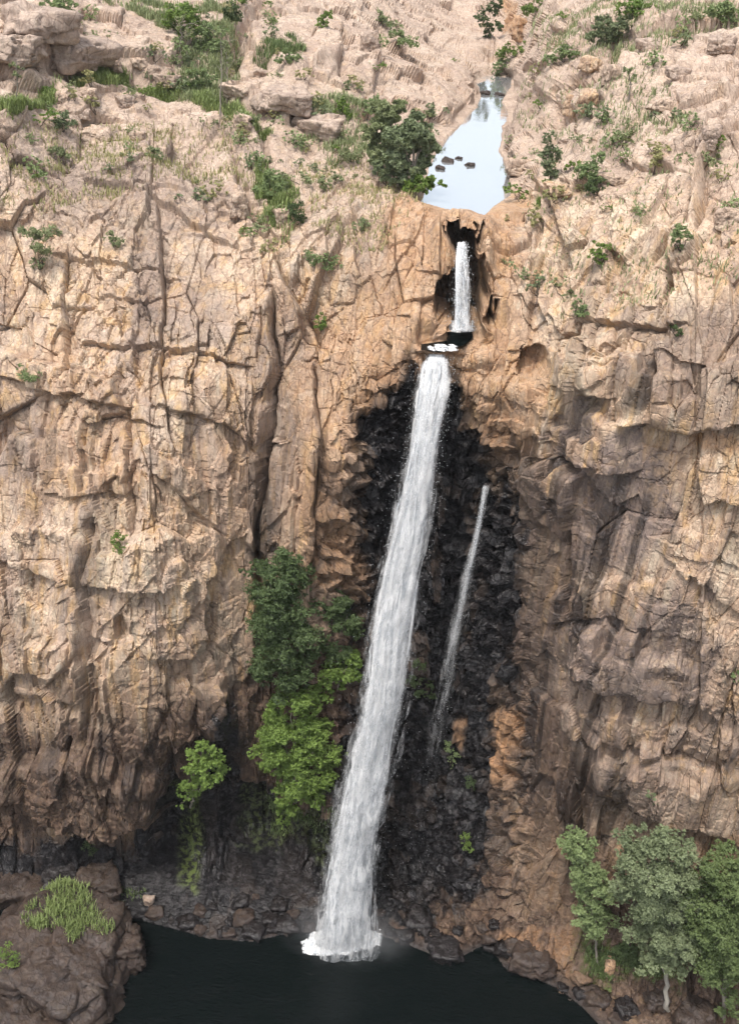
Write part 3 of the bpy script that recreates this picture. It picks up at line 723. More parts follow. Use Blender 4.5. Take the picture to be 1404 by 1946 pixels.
rng = np.random.default_rng(7)
def fall_tube(path, nseg, nring, scale=1., depth=.4, dens=1., seed=0, fray=.0, cyc=0.):
    """path rows: u_left, u_right, v, Y -> closed flattened tube following the falling water"""
    path = np.array(path, float); t = np.linspace(0, len(path)-1, nseg)
    ul, ur, v, Yd = [np.interp(t, np.arange(len(path)), path[:, i]) for i in range(4)]
    L = at(ul, v, Y=Yd); Rr = at(ur, v, Y=Yd); Cc = (L+Rr)/2; hw = np.linalg.norm(Rr-L, axis=1)/2*scale
    al = np.r_[0, np.cumsum(np.linalg.norm(np.diff(Cc, axis=0), axis=1))]
    V, A, Dn = [], [], []
    th = np.linspace(0, 2*np.pi, nring, endpoint=False)
    for i in range(nseg):
        c, s = np.cos(th), np.sin(th)
        p = np.stack([c*2.2+seed*7.1, s*2.2, np.full(nring, al[i]*.30)], 1)
        k = 1+fray*1.9*fbm(p.astype(f4), 4, seed, .65); Cc[i, 0] += .16*float(fbm(np.array([[seed*3., 5., al[i]*.22]], f4), 2, 7)[0])*(scale > .6)
        x = c*hw[i]*k; y = -s*hw[i]*depth*k
        V.append(np.stack([Cc[i, 0]+x, Cc[i, 1]+y, np.full(nring, Cc[i, 2])], 1))
        A.append(np.stack([x, np.full(nring, al[i]), np.full(nring, seed*3.7)+y*.6], 1))
        e = 1-abs(c)**4*.93
        endf = min(1, (nseg-1-i)/(nseg*.03)+.5)
        dd = dens(i/(nseg-1)) if callable(dens) else dens
        Dn.append(e*dd*endf)
    V = np.concatenate(V); A = np.concatenate(A); Dn = np.concatenate(Dn)
    k = np.arange(nseg*nring).reshape(nseg, nring); k2 = np.roll(k, -1, 1)
    Fa = np.stack([k[:-1], k[1:], k2[1:], k2[:-1]], -1).reshape(-1, 4)
    return V, Fa, {'flow': A, 'dens': Dn}
def join(parts):
    V, Fa, A = [], [], {}; o = 0
    for v, f, a in parts:
        V.append(v); Fa.append(f+o); o += len(v)
        for k in a: A.setdefault(k, []).append(a[k])
    return np.concatenate(V), np.concatenate(Fa), {k: np.concatenate(x) for k, x in A.items()}
MAIN = [(812, 850, 676, 52.6), (800, 856, 700, 51.9), (790, 858, 740, 51.1), (783, 846, 790, 50.5), (770, 832, 860, 49.95), (757, 825, 930, 49.5), (743, 817, 1000, 49.15), (722, 800, 1100, 48.6),
        (703, 785, 1200, 48.1), (690, 774, 1300, 47.6), (671, 750, 1400, 47.25), (650, 734, 1500, 46.85), (629, 714, 1600, 46.6), (612, 708, 1700, 46.3), (597, 706, 1775, 46.15), (594, 702, 1800, 46.1), (592, 700, 1840, 46.0)]
def strands(path, n, lo, hi, wd, seed, spread=.82, dens=.8, nseg=14):
    r = np.random.default_rng(seed); path = np.array(path, float); T = len(path)-1; out = []
    for k in range(n):
        t0 = r.uniform(0, T*.92); t1 = min(T, t0+r.uniform(lo, hi)*T); t = np.linspace(t0, t1, nseg)
        ul, ur, v, Yd = [np.interp(t, np.arange(len(path)), path[:, i]) for i in range(4)]
        s = np.clip(r.normal(0, .42), -1., 1.)*spread*.5+.5
        s = s+np.cumsum(r.normal(0, .012, nseg))
        dy = r.uniform(-1, 1)*.45
        uc = ul+(ur-ul)*s; ww = wd*r.uniform(.4, 1.4)
        c = at(uc, v, Y=Yd+dy); al = np.r_[0, np.cumsum(np.linalg.norm(np.diff(c, axis=0), axis=1))]
        tap = np.sin(np.linspace(.12, np.pi-.05, nseg))**.6*ww
        ring = [(1, 0), (0, -.5), (-1, 0), (0, .5)]
        V = np.concatenate([c+np.stack([tap*a, tap*b, 0*tap], 1) for a, b in ring])
        kk = np.arange(4*nseg).reshape(4, nseg); k2 = np.roll(kk, -1, 0)
        Fa = np.stack([kk[:, :-1], kk[:, 1:], k2[:, 1:], k2[:, :-1]], -1).reshape(-1, 4)
        A = np.concatenate([np.stack([s*2+a*ww, al+t0*9, 0*al+k*1.7], 1) for a, b in ring])
        out.append((V, Fa, {'flow': A, 'dens': np.full(4*nseg, dens)*np.tile(np.sin(np.linspace(.1, np.pi-.1, nseg)), 4)}))
    return out
def droplets(path, n, size, seed, spread=1.25, tmin=0.):
    r = np.random.default_rng(seed); path = np.array(path, float); T = len(path)-1
    t = r.uniform(tmin*T, T, n); ul, ur, v, Yd = [np.interp(t, np.arange(len(path)), path[:, i]) for i in range(4)]
    s = r.normal(0, .5, n)*spread*.5+.5; c = at(ul+(ur-ul)*s, v+r.normal(0, 3, n), Y=Yd+r.normal(0, .35, n)-.25)
    sz = size*r.uniform(.4, 1.3, n)
    T4 = np.array([(1, 0, -.5), (-.6, .8, -.5), (-.6, -.8, -.5), (0, 0, 1.6)])
    V = (c[:, None]+T4[None]*sz[:, None, None]).reshape(-1, 3)
    b = np.arange(n)[:, None]*4; Fa = np.concatenate([b+np.array(q) for q in ((0, 1, 2), (0, 3, 1), (1, 3, 2), (2, 3, 0))])
    return V, Fa
def rawj(name, J, m, root): return raw(name, J[0], J[1], m, root, J[2] or None, True)
m_, nt_, b_ = mat('water_droplet'); b_.inputs['Base Color'].default_value = (.85, .88, .9, 1); b_.inputs['Roughness'].default_value = .3
DROP = m_
def make_fall(label, path, nseg, core, veils, nstr, wd, drops, dsize, group=None, cat='waterfall', seedo=0):
    root = empty('waterfall', at(path[-1][0], path[-1][2], Y=path[-1][3])); tag(root, label, cat, group)
    off = np.array(root.location)
    def add(nm, V, Fa, A, m, sm=True):
        o = raw(nm, V-off, Fa, m, root, A, sm); return o
    if core: add('water_sheet', *fall_tube(path, nseg, 36, core, .35, lambda t: 1.22-.5*t, 1+seedo, .12), FM_CORE)
    vp = [fall_tube(path, nseg, 36, s, d, dn, 2+i+seedo, .25) for i, (s, d, dn) in enumerate(veils)]
    if vp: add('water_veil', *join(vp), FM_SOFT if core else FM_THIN)
    if nstr: add('water_strand', *join(strands(path, nstr, .06, .2, wd, 3+seedo)), FM_VEIL if core else FM_THIN)['kind'] = 'stuff'
    if drops:
        V, Fa = droplets(path, drops, dsize, 4+seedo); o = raw('spray', V-off, Fa, DROP, root); o['kind'] = 'stuff'
    return root
make_fall('tall white main waterfall plunging down the black gorge wall into the dark pool', MAIN, 170, .68, [(.86, .5, .85), (1.0, .65, lambda t: .66+.1*t), (1.15, .8, lambda t: .46+.2*t), (1.38, .9, lambda t: .2+.45*t)], 380, .10, 7000, .016)
SMALL = [(871, 886, 462, 55.9), (869, 888, 474, 55.4), (865, 890, 500, 54.9), (862, 892, 540, 54.6), (859, 894, 590, 54.3), (856, 896, 626, 54.1)]
make_fall('short white fall dropping from the rock arch in front of the black cavern', SMALL, 40, .8, [(1.0, .5, .6)], 80, .07, 1200, .02, seedo=20)
THIN = [(918, 926, 924, 51.2), (909, 919, 970, 50.9), (898, 911, 1030, 50.6), (880, 898, 1090, 50.3), (864, 886, 1150, 50.0), (848, 874, 1220, 49.7), (832, 866, 1290, 49.4), (815, 858, 1360, 49.0), (790, 845, 1480, 48.5), (765, 830, 1600, 48.0), (750, 815, 1720, 47.6)]
make_fall('thin misty side fall drifting down the black rock right of the main waterfall', THIN, 90, 0, [(.8, .4, lambda t: .8*(1-t)**.9), (1.3, .6, lambda t: .6*(1-t)**.9), (1.8, .7, lambda t: .42*(1-t)**.9)], 0, .06, 700, .012, seedo=40)
print('falls', time.time()-T0)

# ------------------------------------------------------------------ foam on the pools
def foam(name, label, P, z, n, seed, sz):
    r = np.random.default_rng(seed); P = np.array(P, float); out = []
    c = []
    while len(c) < n:
        u = r.uniform(P[:, 0].min(), P[:, 0].max()); v = r.uniform(P[:, 1].min(), P[:, 1].max())
        s = poly_sd(P, np.array([u]), np.array([v]))[0]
        if s > -2-6*r.random()**3: c.append((u, v, s))
    parts = []
    for (u, v, s) in c:
        p = at(u, v, z=z); rr = sz*r.uniform(.5, 1.3); k = 8
        th = np.linspace(0, 2*np.pi, k, endpoint=False); rad_ = rr*(1+.35*r.normal(size=k)*.6)
        V = np.concatenate([[p+np.array([0, 0, rr*r.uniform(.15, .5)])], p+np.stack([np.cos(th)*rad_*1.4, np.sin(th)*rad_, np.full(k, .01)], 1), ])
        Fa = np.array([(0, 1+i, 1+(i+1) % k) for i in range(k)])
        parts.append((V, Fa, {'flow': V*np.array((1.3, 1.9, 1)), 'dens': np.r_[.9, np.full(k, .25)]}))
    V, Fa, A = join(parts); o = raw(name, V, Fa, FOAM, None, A, True)
    return tag(o, label, 'foam', kind='stuff')
foam('foam', 'bright white foam boiling on the dark pool at the foot of the tall waterfall', [(578, 1800), (600, 1775), (640, 1768), (720, 1752), (722, 1774), (712, 1792), (668, 1802), (630, 1812), (585, 1811)], .02, 800, 1, .2)
foam('foam', 'white foam where the short fall lands on its rock ledge', [(850, 615), (862, 610), (892, 610), (897, 625), (875, 631), (855, 626)], ZP_MID+.03, 160, 2, .14)
foam('foam', 'white water riffle on the ledge above the lip of the tall fall', [(812, 660), (860, 655), (866, 662), (830, 668), (815, 667)], ZP_MID+.03, 60, 3, .12)

# ------------------------------------------------------------------ loose rocks
_ico = {}
def ico(n):
    if n not in _ico:
        import bmesh
        bm = bmesh.new(); bmesh.ops.create_icosphere(bm, subdivisions=n, radius=1)
        _ico[n] = (np.array([v.co[:] for v in bm.verts]), np.array([[v.index for v in f.verts] for f in bm.faces])); bm.free()
    return _ico[n]
def rock(u, v, w, h, label, cat='boulder', name='boulder', sub=4, seed=0, tone='dry', sink=.3, depth=.9, group=None, box=.6, rough=1., loc=None, rot=None, dsize=None):
    """a block about w by h photo pixels, sitting on the rock seen at its foot (u, v)"""
    r = np.random.default_rng(seed+1000)
    p = surf(u, v) if loc is None else np.array(loc, float)
    dist = (p-CAMP)@_f; mpp = dist/FPX
    sx = w*mpp/2; ang = math.atan2(CAM_H-p[2], p[1])
    sy = sx*depth if dsize is None else dsize
    sz = max(.5*sx, (h*mpp/2-sy*math.sin(ang)*.6)/max(.45, math.cos(ang)))
    V, Fa = ico(sub); V = V.copy()
    K_ = 17; pn = r.normal(size=(K_, 3)); pn[:6] = np.array([(1, 0, 0), (-1, 0, 0), (0, 1, 0), (0, -1, 0), (0, 0, 1), (0, 0, -1)])+r.normal(size=(6, 3))*.16
    pn /= np.linalg.norm(pn, axis=1, keepdims=True); pd = np.r_[r.uniform(.72, .9, 6), r.uniform(.86+.12*box, 1.08+.14*box, K_-6)]
    dt = V@pn.T; rd = np.where(dt > .05, pd/np.maximum(dt, .05), 9); rs = np.sort(rd, 1)
    V = V*(-np.log(np.exp(-rs[:, :3]*16).sum(1))/16)[:, None]
    V = V*np.array((sx, sy, sz))
    a = r.uniform(-.5, .5) if rot is None else rot; c, s_ = math.cos(a), math.sin(a); V = V@np.array([(c, s_, 0), (-s_, c, 0), (0, 0, 1)])
    W = (V+r.uniform(0, 500, 3)).astype(f4); m_ = (sx+sy+sz)/3
    d1, k1, _ = block_level(W, (m_*.8, m_*.8, m_*.6), 3, .07*m_, .24*m_, .09*m_, .05)
    d2, k2, _ = block_level(W, (m_*.3, m_*.3, m_*.24), 4, .03*m_, .10*m_, .03*m_, .08)
    V = V+(V/np.linalg.norm(V, axis=1, keepdims=True))*((d1+d2*rough)*rough+fbm(W/m_*1.5, 4, 5)*.09*m_)[:, None]
    nz = fbm(W/m_*1.3, 3, 9)*.5+.5
    z1 = np.zeros(len(V), f4); on = z1+1
    T = {'dry': (z1, z1, z1, z1, on*.7, z1), 'pink': (z1, z1, nz*.5, z1, on, z1), 'tan': (z1, nz*.3, z1, z1, z1, z1), 'orange': (z1, on*.85, z1, z1, z1, z1),
         'brown': (nz*.35+.4, z1, on*.35, on, z1, z1), 'rust': (nz*.3+.15, nz*.7, z1, on*.8, z1, z1), 'wet': (on*.9+nz*.1, z1, z1, on, z1, z1), 'grey': (z1, z1, on*.45, z1, on*.6, z1)}[tone]
    T = [np.asarray(t, f4) for t in T]
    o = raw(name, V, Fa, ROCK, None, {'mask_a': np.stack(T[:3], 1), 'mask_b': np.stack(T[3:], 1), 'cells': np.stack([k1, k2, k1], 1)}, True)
    o.location = (p[0], p[1]+ (0 if loc is not None else sy*.2), p[2]+sz*(1-2*sink) if loc is None else p[2])
    return tag(o, label, cat, group)
# the great block at the lower left, standing in the pool
rock(120, 1800, 300, 200, 'huge brown block with a grassy top standing in the dark pool at lower left', loc=at(112, 1805, z=1.5), sub=6, seed=14, tone='brown', dsize=4.6, box=.45, rough=.8, rot=-.1)
rock(255, 1830, 90, 100, 'square cornered brown block jutting into the dark pool beside the huge grassy block', loc=at(232, 1800, z=.9), sub=5, seed=5, tone='brown', dsize=1.7, box=.9, rot=.2)
rock(60, 1930, 260, 90, 'low flat brown rock slab at the bottom left corner of the photo', loc=at(50, 1945, z=.2), sub=5, seed=8, tone='brown', dsize=2.5, box=.5)
rock(165, 1700, 130, 60, 'rust topped slab leaning behind the huge grassy block', sub=5, seed=9, tone='brown', box=.7)
rock(112, 1685, 80, 60, 'black pointed rock between the huge grassy block and the left cliff foot', sub=4, seed=10, tone='wet')
rock(40, 1700, 110, 60, 'brown ledge rock at the left edge behind the huge grassy block', sub=4, seed=11, tone='brown')
rock(282, 1715, 22, 26, 'small pale grey stone wedged among dark rocks on the far shore', sub=3, seed=12, tone='grey', cat='stone', name='stone')
# pool rocks
for (u, v, w, h, sd_, lb) in ((851, 306, 26, 13, 21, 'flat brown stone poking out of the pale creek pool'), (893, 314, 22, 12, 22, 'dark stone in the creek pool nearest the reflected tree'),
                              (872, 301, 14, 8, 23, 'smallest dark stone in the middle of the creek pool'), (836, 320, 20, 14, 24, 'brown stone at the left edge of the creek pool below the tree'),
                              (921, 178, 24, 6, 25, 'thin stone bar crossing the narrow far end of the creek pool'), (948, 180, 22, 6, 26, 'low stone at the right of the narrow far end of the creek pool')):
    rock(u, v, w, h, lb, 'stone', 'stone', 3, sd_, 'brown', loc=at(u, v, z=ZP_UP+.02), box=.2, depth=.9)
# boulders of the high ground
BL = [(185, 262, 68, 48, 'dry', 'rounded boulder perched on the top edge of the left cliff'), (158, 222, 40, 34, 'pink', 'squat boulder just behind the perched rounded boulder on the left cliff'),
      (120, 190, 34, 40, 'dry', 'upright boulder at the left end of the bright grass bank'), (172, 178, 36, 26, 'dry', 'boulder resting against the lower edge of the bright grass bank'),
      (238, 196, 42, 36, 'pink', 'pinkish boulder in the middle of the boulder row under the grass bank'), (262, 262, 34, 36, 'dry', 'small boulder right of the perched rounded boulder'),
      (322, 158, 54, 36, 'grey', 'pale grey boulder at the right end of the upper left outcrop'), (215, 128, 40, 40, 'grey', 'grey jointed block under the upper left outcrop'),
      (262, 122, 34, 34, 'dry', 'squarish block in the jointed pile under the upper left outcrop'), (292, 138, 30, 30, 'grey', 'small block at the foot of the jointed pile'),
      (30, 105, 130, 80, 'pink', 'long pink slab at the top left edge with a dark crack beside it'), (130, 112, 150, 70, 'pink', 'long smooth pink slab capping the upper left outcrop'),
      (70, 62, 170, 36, 'pink', 'flat topmost slab on the upper left outcrop'), (495, 142, 38, 24, 'pink', 'small round pink boulder on the slope right of the tall grass gully'),
      (545, 200, 110, 34, 'pink', 'long sausage shaped slab with a deep shadow beneath it'), (450, 178, 70, 44, 'dry', 'pale boulder right of the thin bare saplings'),
      (605, 250, 120, 62, 'pink', 'broad dark red slab below the sausage shaped slab'), (462, 240, 44, 46, 'dry', 'upright boulder on the cliff edge at the grass gully'),
      (455, 395, 42, 70, 'dry', 'tall leaning block at the right edge of the left cliff'), (535, 425, 34, 62, 'dry', 'tall narrow boulder in the bushy cleft of the left cliff'),
      (180, 795, 34, 36, 'tan', 'small reddish block lodged under a ledge on the left cliff'), (1082, 205, 34, 54, 'tan', 'left one of the twin upright blocks on the right slope'),
      (1112, 198, 40, 52, 'tan', 'right one of the twin upright blocks on the right slope'), (1118, 128, 50, 40, 'tan', 'orange sided block just above the twin upright blocks'),
      (1160, 150, 46, 60, 'dry', 'split block to the right of the twin upright blocks'), (1345, 270, 42, 70, 'pink', 'tall rounded block beside the long dark cleft on the right slope'),
      (1060, 362, 60, 26, 'tan', 'low tan boulder beside the bright grass tuft right of the creek pool'), (1230, 90, 60, 34, 'pink', 'flat pink boulder high on the right slope'),
      (1370, 90, 60, 50, 'pink', 'large pink boulder at the top right edge'), (1255, 200, 50, 36, 'dry', 'rounded boulder half way up the right slope'),
      (1290, 140, 56, 34, 'pink', 'slab shaped boulder on the upper right slope'), (985, 320, 60, 50, 'dry', 'sloping boulder on the right bank of the creek pool'),
      (1382, 420, 60, 60, 'dry', 'pale square block at the right edge above the right cliff'), (985, 60, 40, 60, 'orange', 'orange rock pillar beside the creek at the top'),
      (1165, 345, 40, 26, 'dry', 'small pale boulder beside the grey green bush on the right slope'), (700, 90, 40, 60, 'pink', 'upright slab on the ridge between the grass gully and the creek')]
for i, (u, v, w, h, tn, lb) in enumerate(BL):
    rock(u, v, w*.92, h*.85, lb, seed=40+i, tone=tn, sub=5, sink=.38, box=.85, rough=.85)
# shattered shore rocks
r = np.random.default_rng(5)
shore = np.array([(285, 1742), (400, 1772), (500, 1768), (560, 1762), (640, 1752), (720, 1762), (800, 1790), (860, 1800), (925, 1788), (970, 1818), (1060, 1866), (1110, 1905), (1180, 1950)], float)
for i in range(74):
    t = r.uniform(0, len(shore)-1.01); k = int(t); p = shore[k]+(shore[k+1]-shore[k])*(t-k)
    u = p[0]+r.normal(0, 10); v = p[1]-abs(r.normal(0, 26))+6
    if 560 < u < 730 and v > 1740: continue
    w = float(np.clip(r.lognormal(3.25, .45), 14, 80))
    lb, g = (('dark wet rock on the far shore left of the main waterfall', 'wet rocks on the far shore left of the main waterfall') if u < 600 else
             ('dark wet rock on the shore just right of the main waterfall', 'wet rocks on the shore right of the main waterfall') if u < 900 else
             ('brown rock on the right bank between the dark pool and the trees', 'brown rocks on the right bank'))
    rock(u, v, w, w*r.uniform(.5, .8), lb, 'rock', 'shore_rock', 3, 200+i, ['wet', 'wet', 'brown'][r.integers(3)] if u < 900 else ['wet', 'brown', 'rust'][r.integers(3)], group=g, sink=.35, box=.8, rough=1.3)
for i, (u, v, w, lb) in enumerate(((1157, 1842, 22, 'small orange stone standing in the grass under the right hand trees'), (1010, 1835, 90, 'flat red brown slab sloping into the pool right of the main waterfall'),
                                   (845, 1812, 70, 'low wet slab lying at the waterline right of the main waterfall'), (1250, 1900, 60, 'dark round boulder under the leaning pale trunk at lower right'),
                                   (1190, 1925, 50, 'dark rock at the waterline below the right hand trees'), (1320, 1940, 90, 'dark boulder at the bottom edge below the right hand trees'))):
    rock(u, v, w, w*.5 if i else 30, lb, 'boulder', 'boulder', 4, 300+i, ['orange', 'brown', 'wet', 'brown', 'wet', 'brown'][i], box=.7, sink=.3)
print('rocks', time.time()-T0)

# ------------------------------------------------------------------ plants
def leaves(blobs, n, size, seed, clump=14, spread=.22, up=.3, aspect=.5, squash=.85):
    """blobs: centre xyz + radius; n leaves in clumps through their volume"""
    r = np.random.default_rng(seed); B = np.array(blobs, float); wgt = B[:, 3]**2; wgt /= wgt.sum()
    nc = max(3, n//clump); bi = r.choice(len(B), nc, p=wgt)
    # each blob becomes tufts with gaps between them
    SB = []
    for b in B:
        nt_ = int(r.integers(11, 16)) if b[3] > .35 else 5
        dd = r.normal(size=(nt_, 3)); dd /= np.linalg.norm(dd, axis=1, keepdims=True); rr_ = b[3]*r.uniform(.45, 1.05, nt_)
        SB.append(np.c_[b[:3]+dd*rr_[:, None]*np.array((1, 1, squash)), b[3]*r.uniform(.25, .46, nt_)])
    B = np.concatenate(SB); wgt = B[:, 3]**2; wgt /= wgt.sum(); bi = r.choice(len(B), nc, p=wgt); btint = r.random(len(B))
    d = r.normal(size=(nc, 3)); d /= np.linalg.norm(d, axis=1, keepdims=True)
    rr = r.random(nc)**.42*(1+.16*r.normal(size=nc)); cc = B[bi, :3]+d*(B[bi, 3]*rr)[:, None]*np.array((1, 1, .8))
    ct = r.random(nc)*.45+btint[bi]*.55
    li = np.repeat(np.arange(nc), clump); m_ = len(li); R_ = B[bi[li], 3]
    pos = cc[li]+r.normal(size=(m_, 3))*(R_*spread*.55)[:, None]*np.array((1, 1, .6))
    nrm_ = r.normal(size=(m_, 3))+d[li]*.7+np.array((0, 0, up*2)); nrm_ /= np.linalg.norm(nrm_, axis=1, keepdims=True)
    t = np.cross(nrm_, r.normal(size=(m_, 3))); t /= np.linalg.norm(t, axis=1, keepdims=True)+1e-9; b = np.cross(nrm_, t)
    s = (size*r.uniform(.6, 1.35, m_))[:, None]
    V = np.stack([pos-t*s, pos-b*s*aspect+nrm_*s*.12, pos+t*s, pos+b*s*aspect+nrm_*s*.12], 1).reshape(-1, 3)
    Fa = np.arange(m_*4).reshape(-1, 4); tint = np.clip(ct[li]*.75+r.random(m_)*.35, 0, 1)
    return V, Fa, np.repeat(tint, 4).astype(f4)
def limb(pts, r0, r1, k=6, seed=0, wig=.06):
    pts = np.array(pts, float); n = 9; t = np.linspace(0, 1, n); i = t*(len(pts)-1)
    c = np.stack([np.interp(i, np.arange(len(pts)), pts[:, j]) for j in range(3)], 1)
    L = np.linalg.norm(pts[-1]-pts[0]); r = np.random.default_rng(seed); c[1:-1] += r.normal(size=(n-2, 3))*wig*L*.25
    d = np.gradient(c, axis=0); d /= np.linalg.norm(d, axis=1, keepdims=True); a = np.cross(d, (0.3, 1, .1)); a /= np.linalg.norm(a, axis=1, keepdims=True); b = np.cross(d, a)
    th = np.linspace(0, 2*np.pi, k, endpoint=False); R_ = r0+(r1-r0)*t
    V = (c[:, None]+(a[:, None]*np.cos(th)[None, :, None]+b[:, None]*np.sin(th)[None, :, None])*R_[:, None, None]).reshape(-1, 3)
    q = np.arange(n*k).reshape(n, k); q2 = np.roll(q, -1, 1); Fa = np.stack([q[:-1], q2[:-1], q2[1:], q[1:]], -1).reshape(-1, 4)
    return V, Fa, {}
def plant(name, label, cat, base, blobs, leaf, n, size, seed, group=None, bark=None, tr=.10, out=.35, clump=14, aspect=.5, dy=0., loc=None, spread=.22):
    """base: photo pixel of the foot; blobs: (u, v, r px[, forward m]) crown clumps in the plane of the foot"""
    p = surf(*base) if loc is None else np.array(loc, float)
    bl = []; r = np.random.default_rng(seed)
    for b in blobs:
        Y_ = p[1]-dy; c = at(b[0], b[1], Y=Y_); mp = ((c-CAMP)@_f)/FPX; R_ = b[2]*mp*(1.25 if name in ('wall_tree', 'bank_tree', 'wall_sapling') else 1)
        fw = b[3] if len(b) > 3 else r.uniform(-.4, .4)*R_
        c = at(b[0], b[1], Y=Y_-R_*out-fw); bl.append((*(c-p), R_))
    root = empty(name, p); tag(root, label, cat, group)
    V, Fa, ti = leaves(bl, int(n*(2.9 if 'tree' in name else 2.1)), size*(.6 if 'tree' in name else .66), seed, clump, spread, aspect=aspect)
    raw('crown' if tr >= .05 else 'foliage', V, Fa, LEAF[leaf], root, {'tint': ti})
    L = []
    big = sorted(bl, key=lambda q: -q[3])[:9]
    cen = np.mean([q[:3] for q in bl], 0)*.45
    if tr >= .05:
        L.append(limb([(0, 0, -.3), cen], tr, tr*.7, 7, seed))
        for i, q in enumerate(big): L.append(limb([cen*(.75+.25*(i % 2)), np.array(q[:3])*.6+cen*.3, q[:3]], tr*.5, tr*.12, 5, seed+i+1))
        rawj('trunk', join(L), bark or BARK, root)
    else:
        for i, q in enumerate(big[:4]):
            L.append(limb([(0, 0, -.1), q[:3]], max(tr, .02), .01, 4, seed+i, .2))
        rawj('stem', join(L), bark or BARK_D, root)
    return root
# the two hanging masses of trees on the wall left of the main waterfall
plant('wall_tree', 'tallest dark green tree clinging to the wall left of the main waterfall', 'tree', (545, 1330),
      [(540, 1075, 34), (515, 1110, 40), (560, 1105, 36), (505, 1080, 18), (478, 1078, 16), (540, 1150, 50), (510, 1190, 42), (575, 1180, 38), (545, 1220, 48), (515, 1250, 36), (570, 1250, 30), (535, 1285, 36), (560, 1300, 26)],
      'dark', 24000, .13, 1, tr=.16, out=.5)
plant('wall_tree', 'dark drooping tree between the tallest wall tree and the main waterfall', 'tree', (645, 1260),
      [(640, 1140, 26), (625, 1165, 30), (660, 1170, 28), (640, 1200, 34), (670, 1195, 20), (620, 1215, 24), (645, 1235, 26)], 'dark', 8500, .12, 2, tr=.11, out=.3)
plant('wall_bush', 'bright green bush hugging the left edge of the main waterfall', 'bush', (645, 1305),
      [(670, 1250, 20), (650, 1270, 26), (625, 1280, 24), (672, 1285, 18), (640, 1300, 20), (612, 1300, 16)], 'bright', 6000, .12, 3, tr=.07, out=.3)
plant('wall_tree', 'bright yellow green tree hanging below the tallest dark wall tree', 'tree', (560, 1520),
      [(555, 1325, 30), (525, 1345, 22), (590, 1335, 26), (565, 1370, 38), (535, 1400, 36), (600, 1385, 28), (505, 1440, 26), (550, 1440, 38), (595, 1430, 36), (615, 1470, 24), (565, 1480, 34), (590, 1500, 26), (540, 1505, 20), (545, 1540, 16), (540, 1565, 10), (600, 1525, 14)],
      'bright', 23000, .13, 4, tr=.14, out=.4)
plant('wall_sapling', 'light green sapling sprouting from the overhang low on the left cliff', 'tree', (360, 1530),
      [(385, 1425, 18), (405, 1440, 18), (370, 1450, 22), (395, 1465, 24), (420, 1462, 12), (360, 1480, 18), (350, 1505, 14), (375, 1495, 14), (345, 1528, 8)], 'bright', 5200, .12, 5, tr=.07, out=.6, dy=3.6)
plant('wall_bush', 'small dark vine bush behind the right edge of the main waterfall', 'bush', (800, 1320),
      [(798, 1265, 14), (790, 1290, 16), (812, 1295, 14), (800, 1315, 14), (825, 1320, 10)], 'dark', 2200, .10, 6, tr=.03, out=.2)
# trees on the right bank
plant('bank_tree', 'slender bright green tree at the left end of the right bank', 'tree', (1138, 1835),
      [(1090, 1605, 24), (1115, 1600, 20), (1080, 1620, 14), (1105, 1635, 28), (1120, 1665, 28), (1140, 1655, 18), (1110, 1690, 24), (1135, 1700, 28), (1160, 1700, 16), (1110, 1735, 20), (1140, 1740, 26), (1098, 1755, 12), (1125, 1765, 18)],
      'soft', 13000, .105, 7, tr=.10, out=.1, dy=.6)
plant('bank_tree', 'large grey green tree with a pale trunk in the middle of the right bank', 'tree', (1268, 1915),
      [(1215, 1600, 36), (1255, 1600, 30), (1190, 1620, 22), (1295, 1610, 26), (1230, 1645, 44), (1280, 1650, 40), (1195, 1670, 28), (1250, 1700, 48), (1210, 1710, 30), (1300, 1700, 38), (1230, 1745, 38), (1275, 1750, 40), (1205, 1765, 22), (1250, 1790, 36), (1295, 1790, 34), (1230, 1820, 24), (1285, 1825, 26)],
      'grey', 26000, .12, 8, bark=BARK_P, tr=.17, out=.15, dy=.8)
plant('bank_tree', 'large yellow green tree filling the right edge of the right bank', 'tree', (1375, 1930),
      [(1350, 1650, 30), (1395, 1655, 36), (1325, 1680, 24), (1420, 1690, 40), (1375, 1700, 44), (1335, 1720, 32), (1400, 1740, 46), (1350, 1760, 42), (1320, 1770, 26), (1385, 1790, 46), (1345, 1810, 34), (1420, 1800, 40), (1375, 1840, 36), (1410, 1860, 34), (1340, 1850, 20), (1450, 1740, 40)],
      'mid', 26000, .12, 9, bark=BARK, tr=.17, out=.15, dy=1.0)
plant('bank_bush', 'dark green undergrowth bush at the lower right corner', 'bush', (1395, 1935), [(1400, 1905, 26), (1380, 1925, 20), (1425, 1920, 30)], 'mid', 2600, .1, 10, tr=.04)
plant('bank_bush', 'low dark bush between the slender bright tree and the pale trunk', 'bush', (1185, 1830), [(1185, 1800, 22), (1205, 1815, 24), (1165, 1815, 16)], 'dark', 2600, .1, 11, tr=.04)
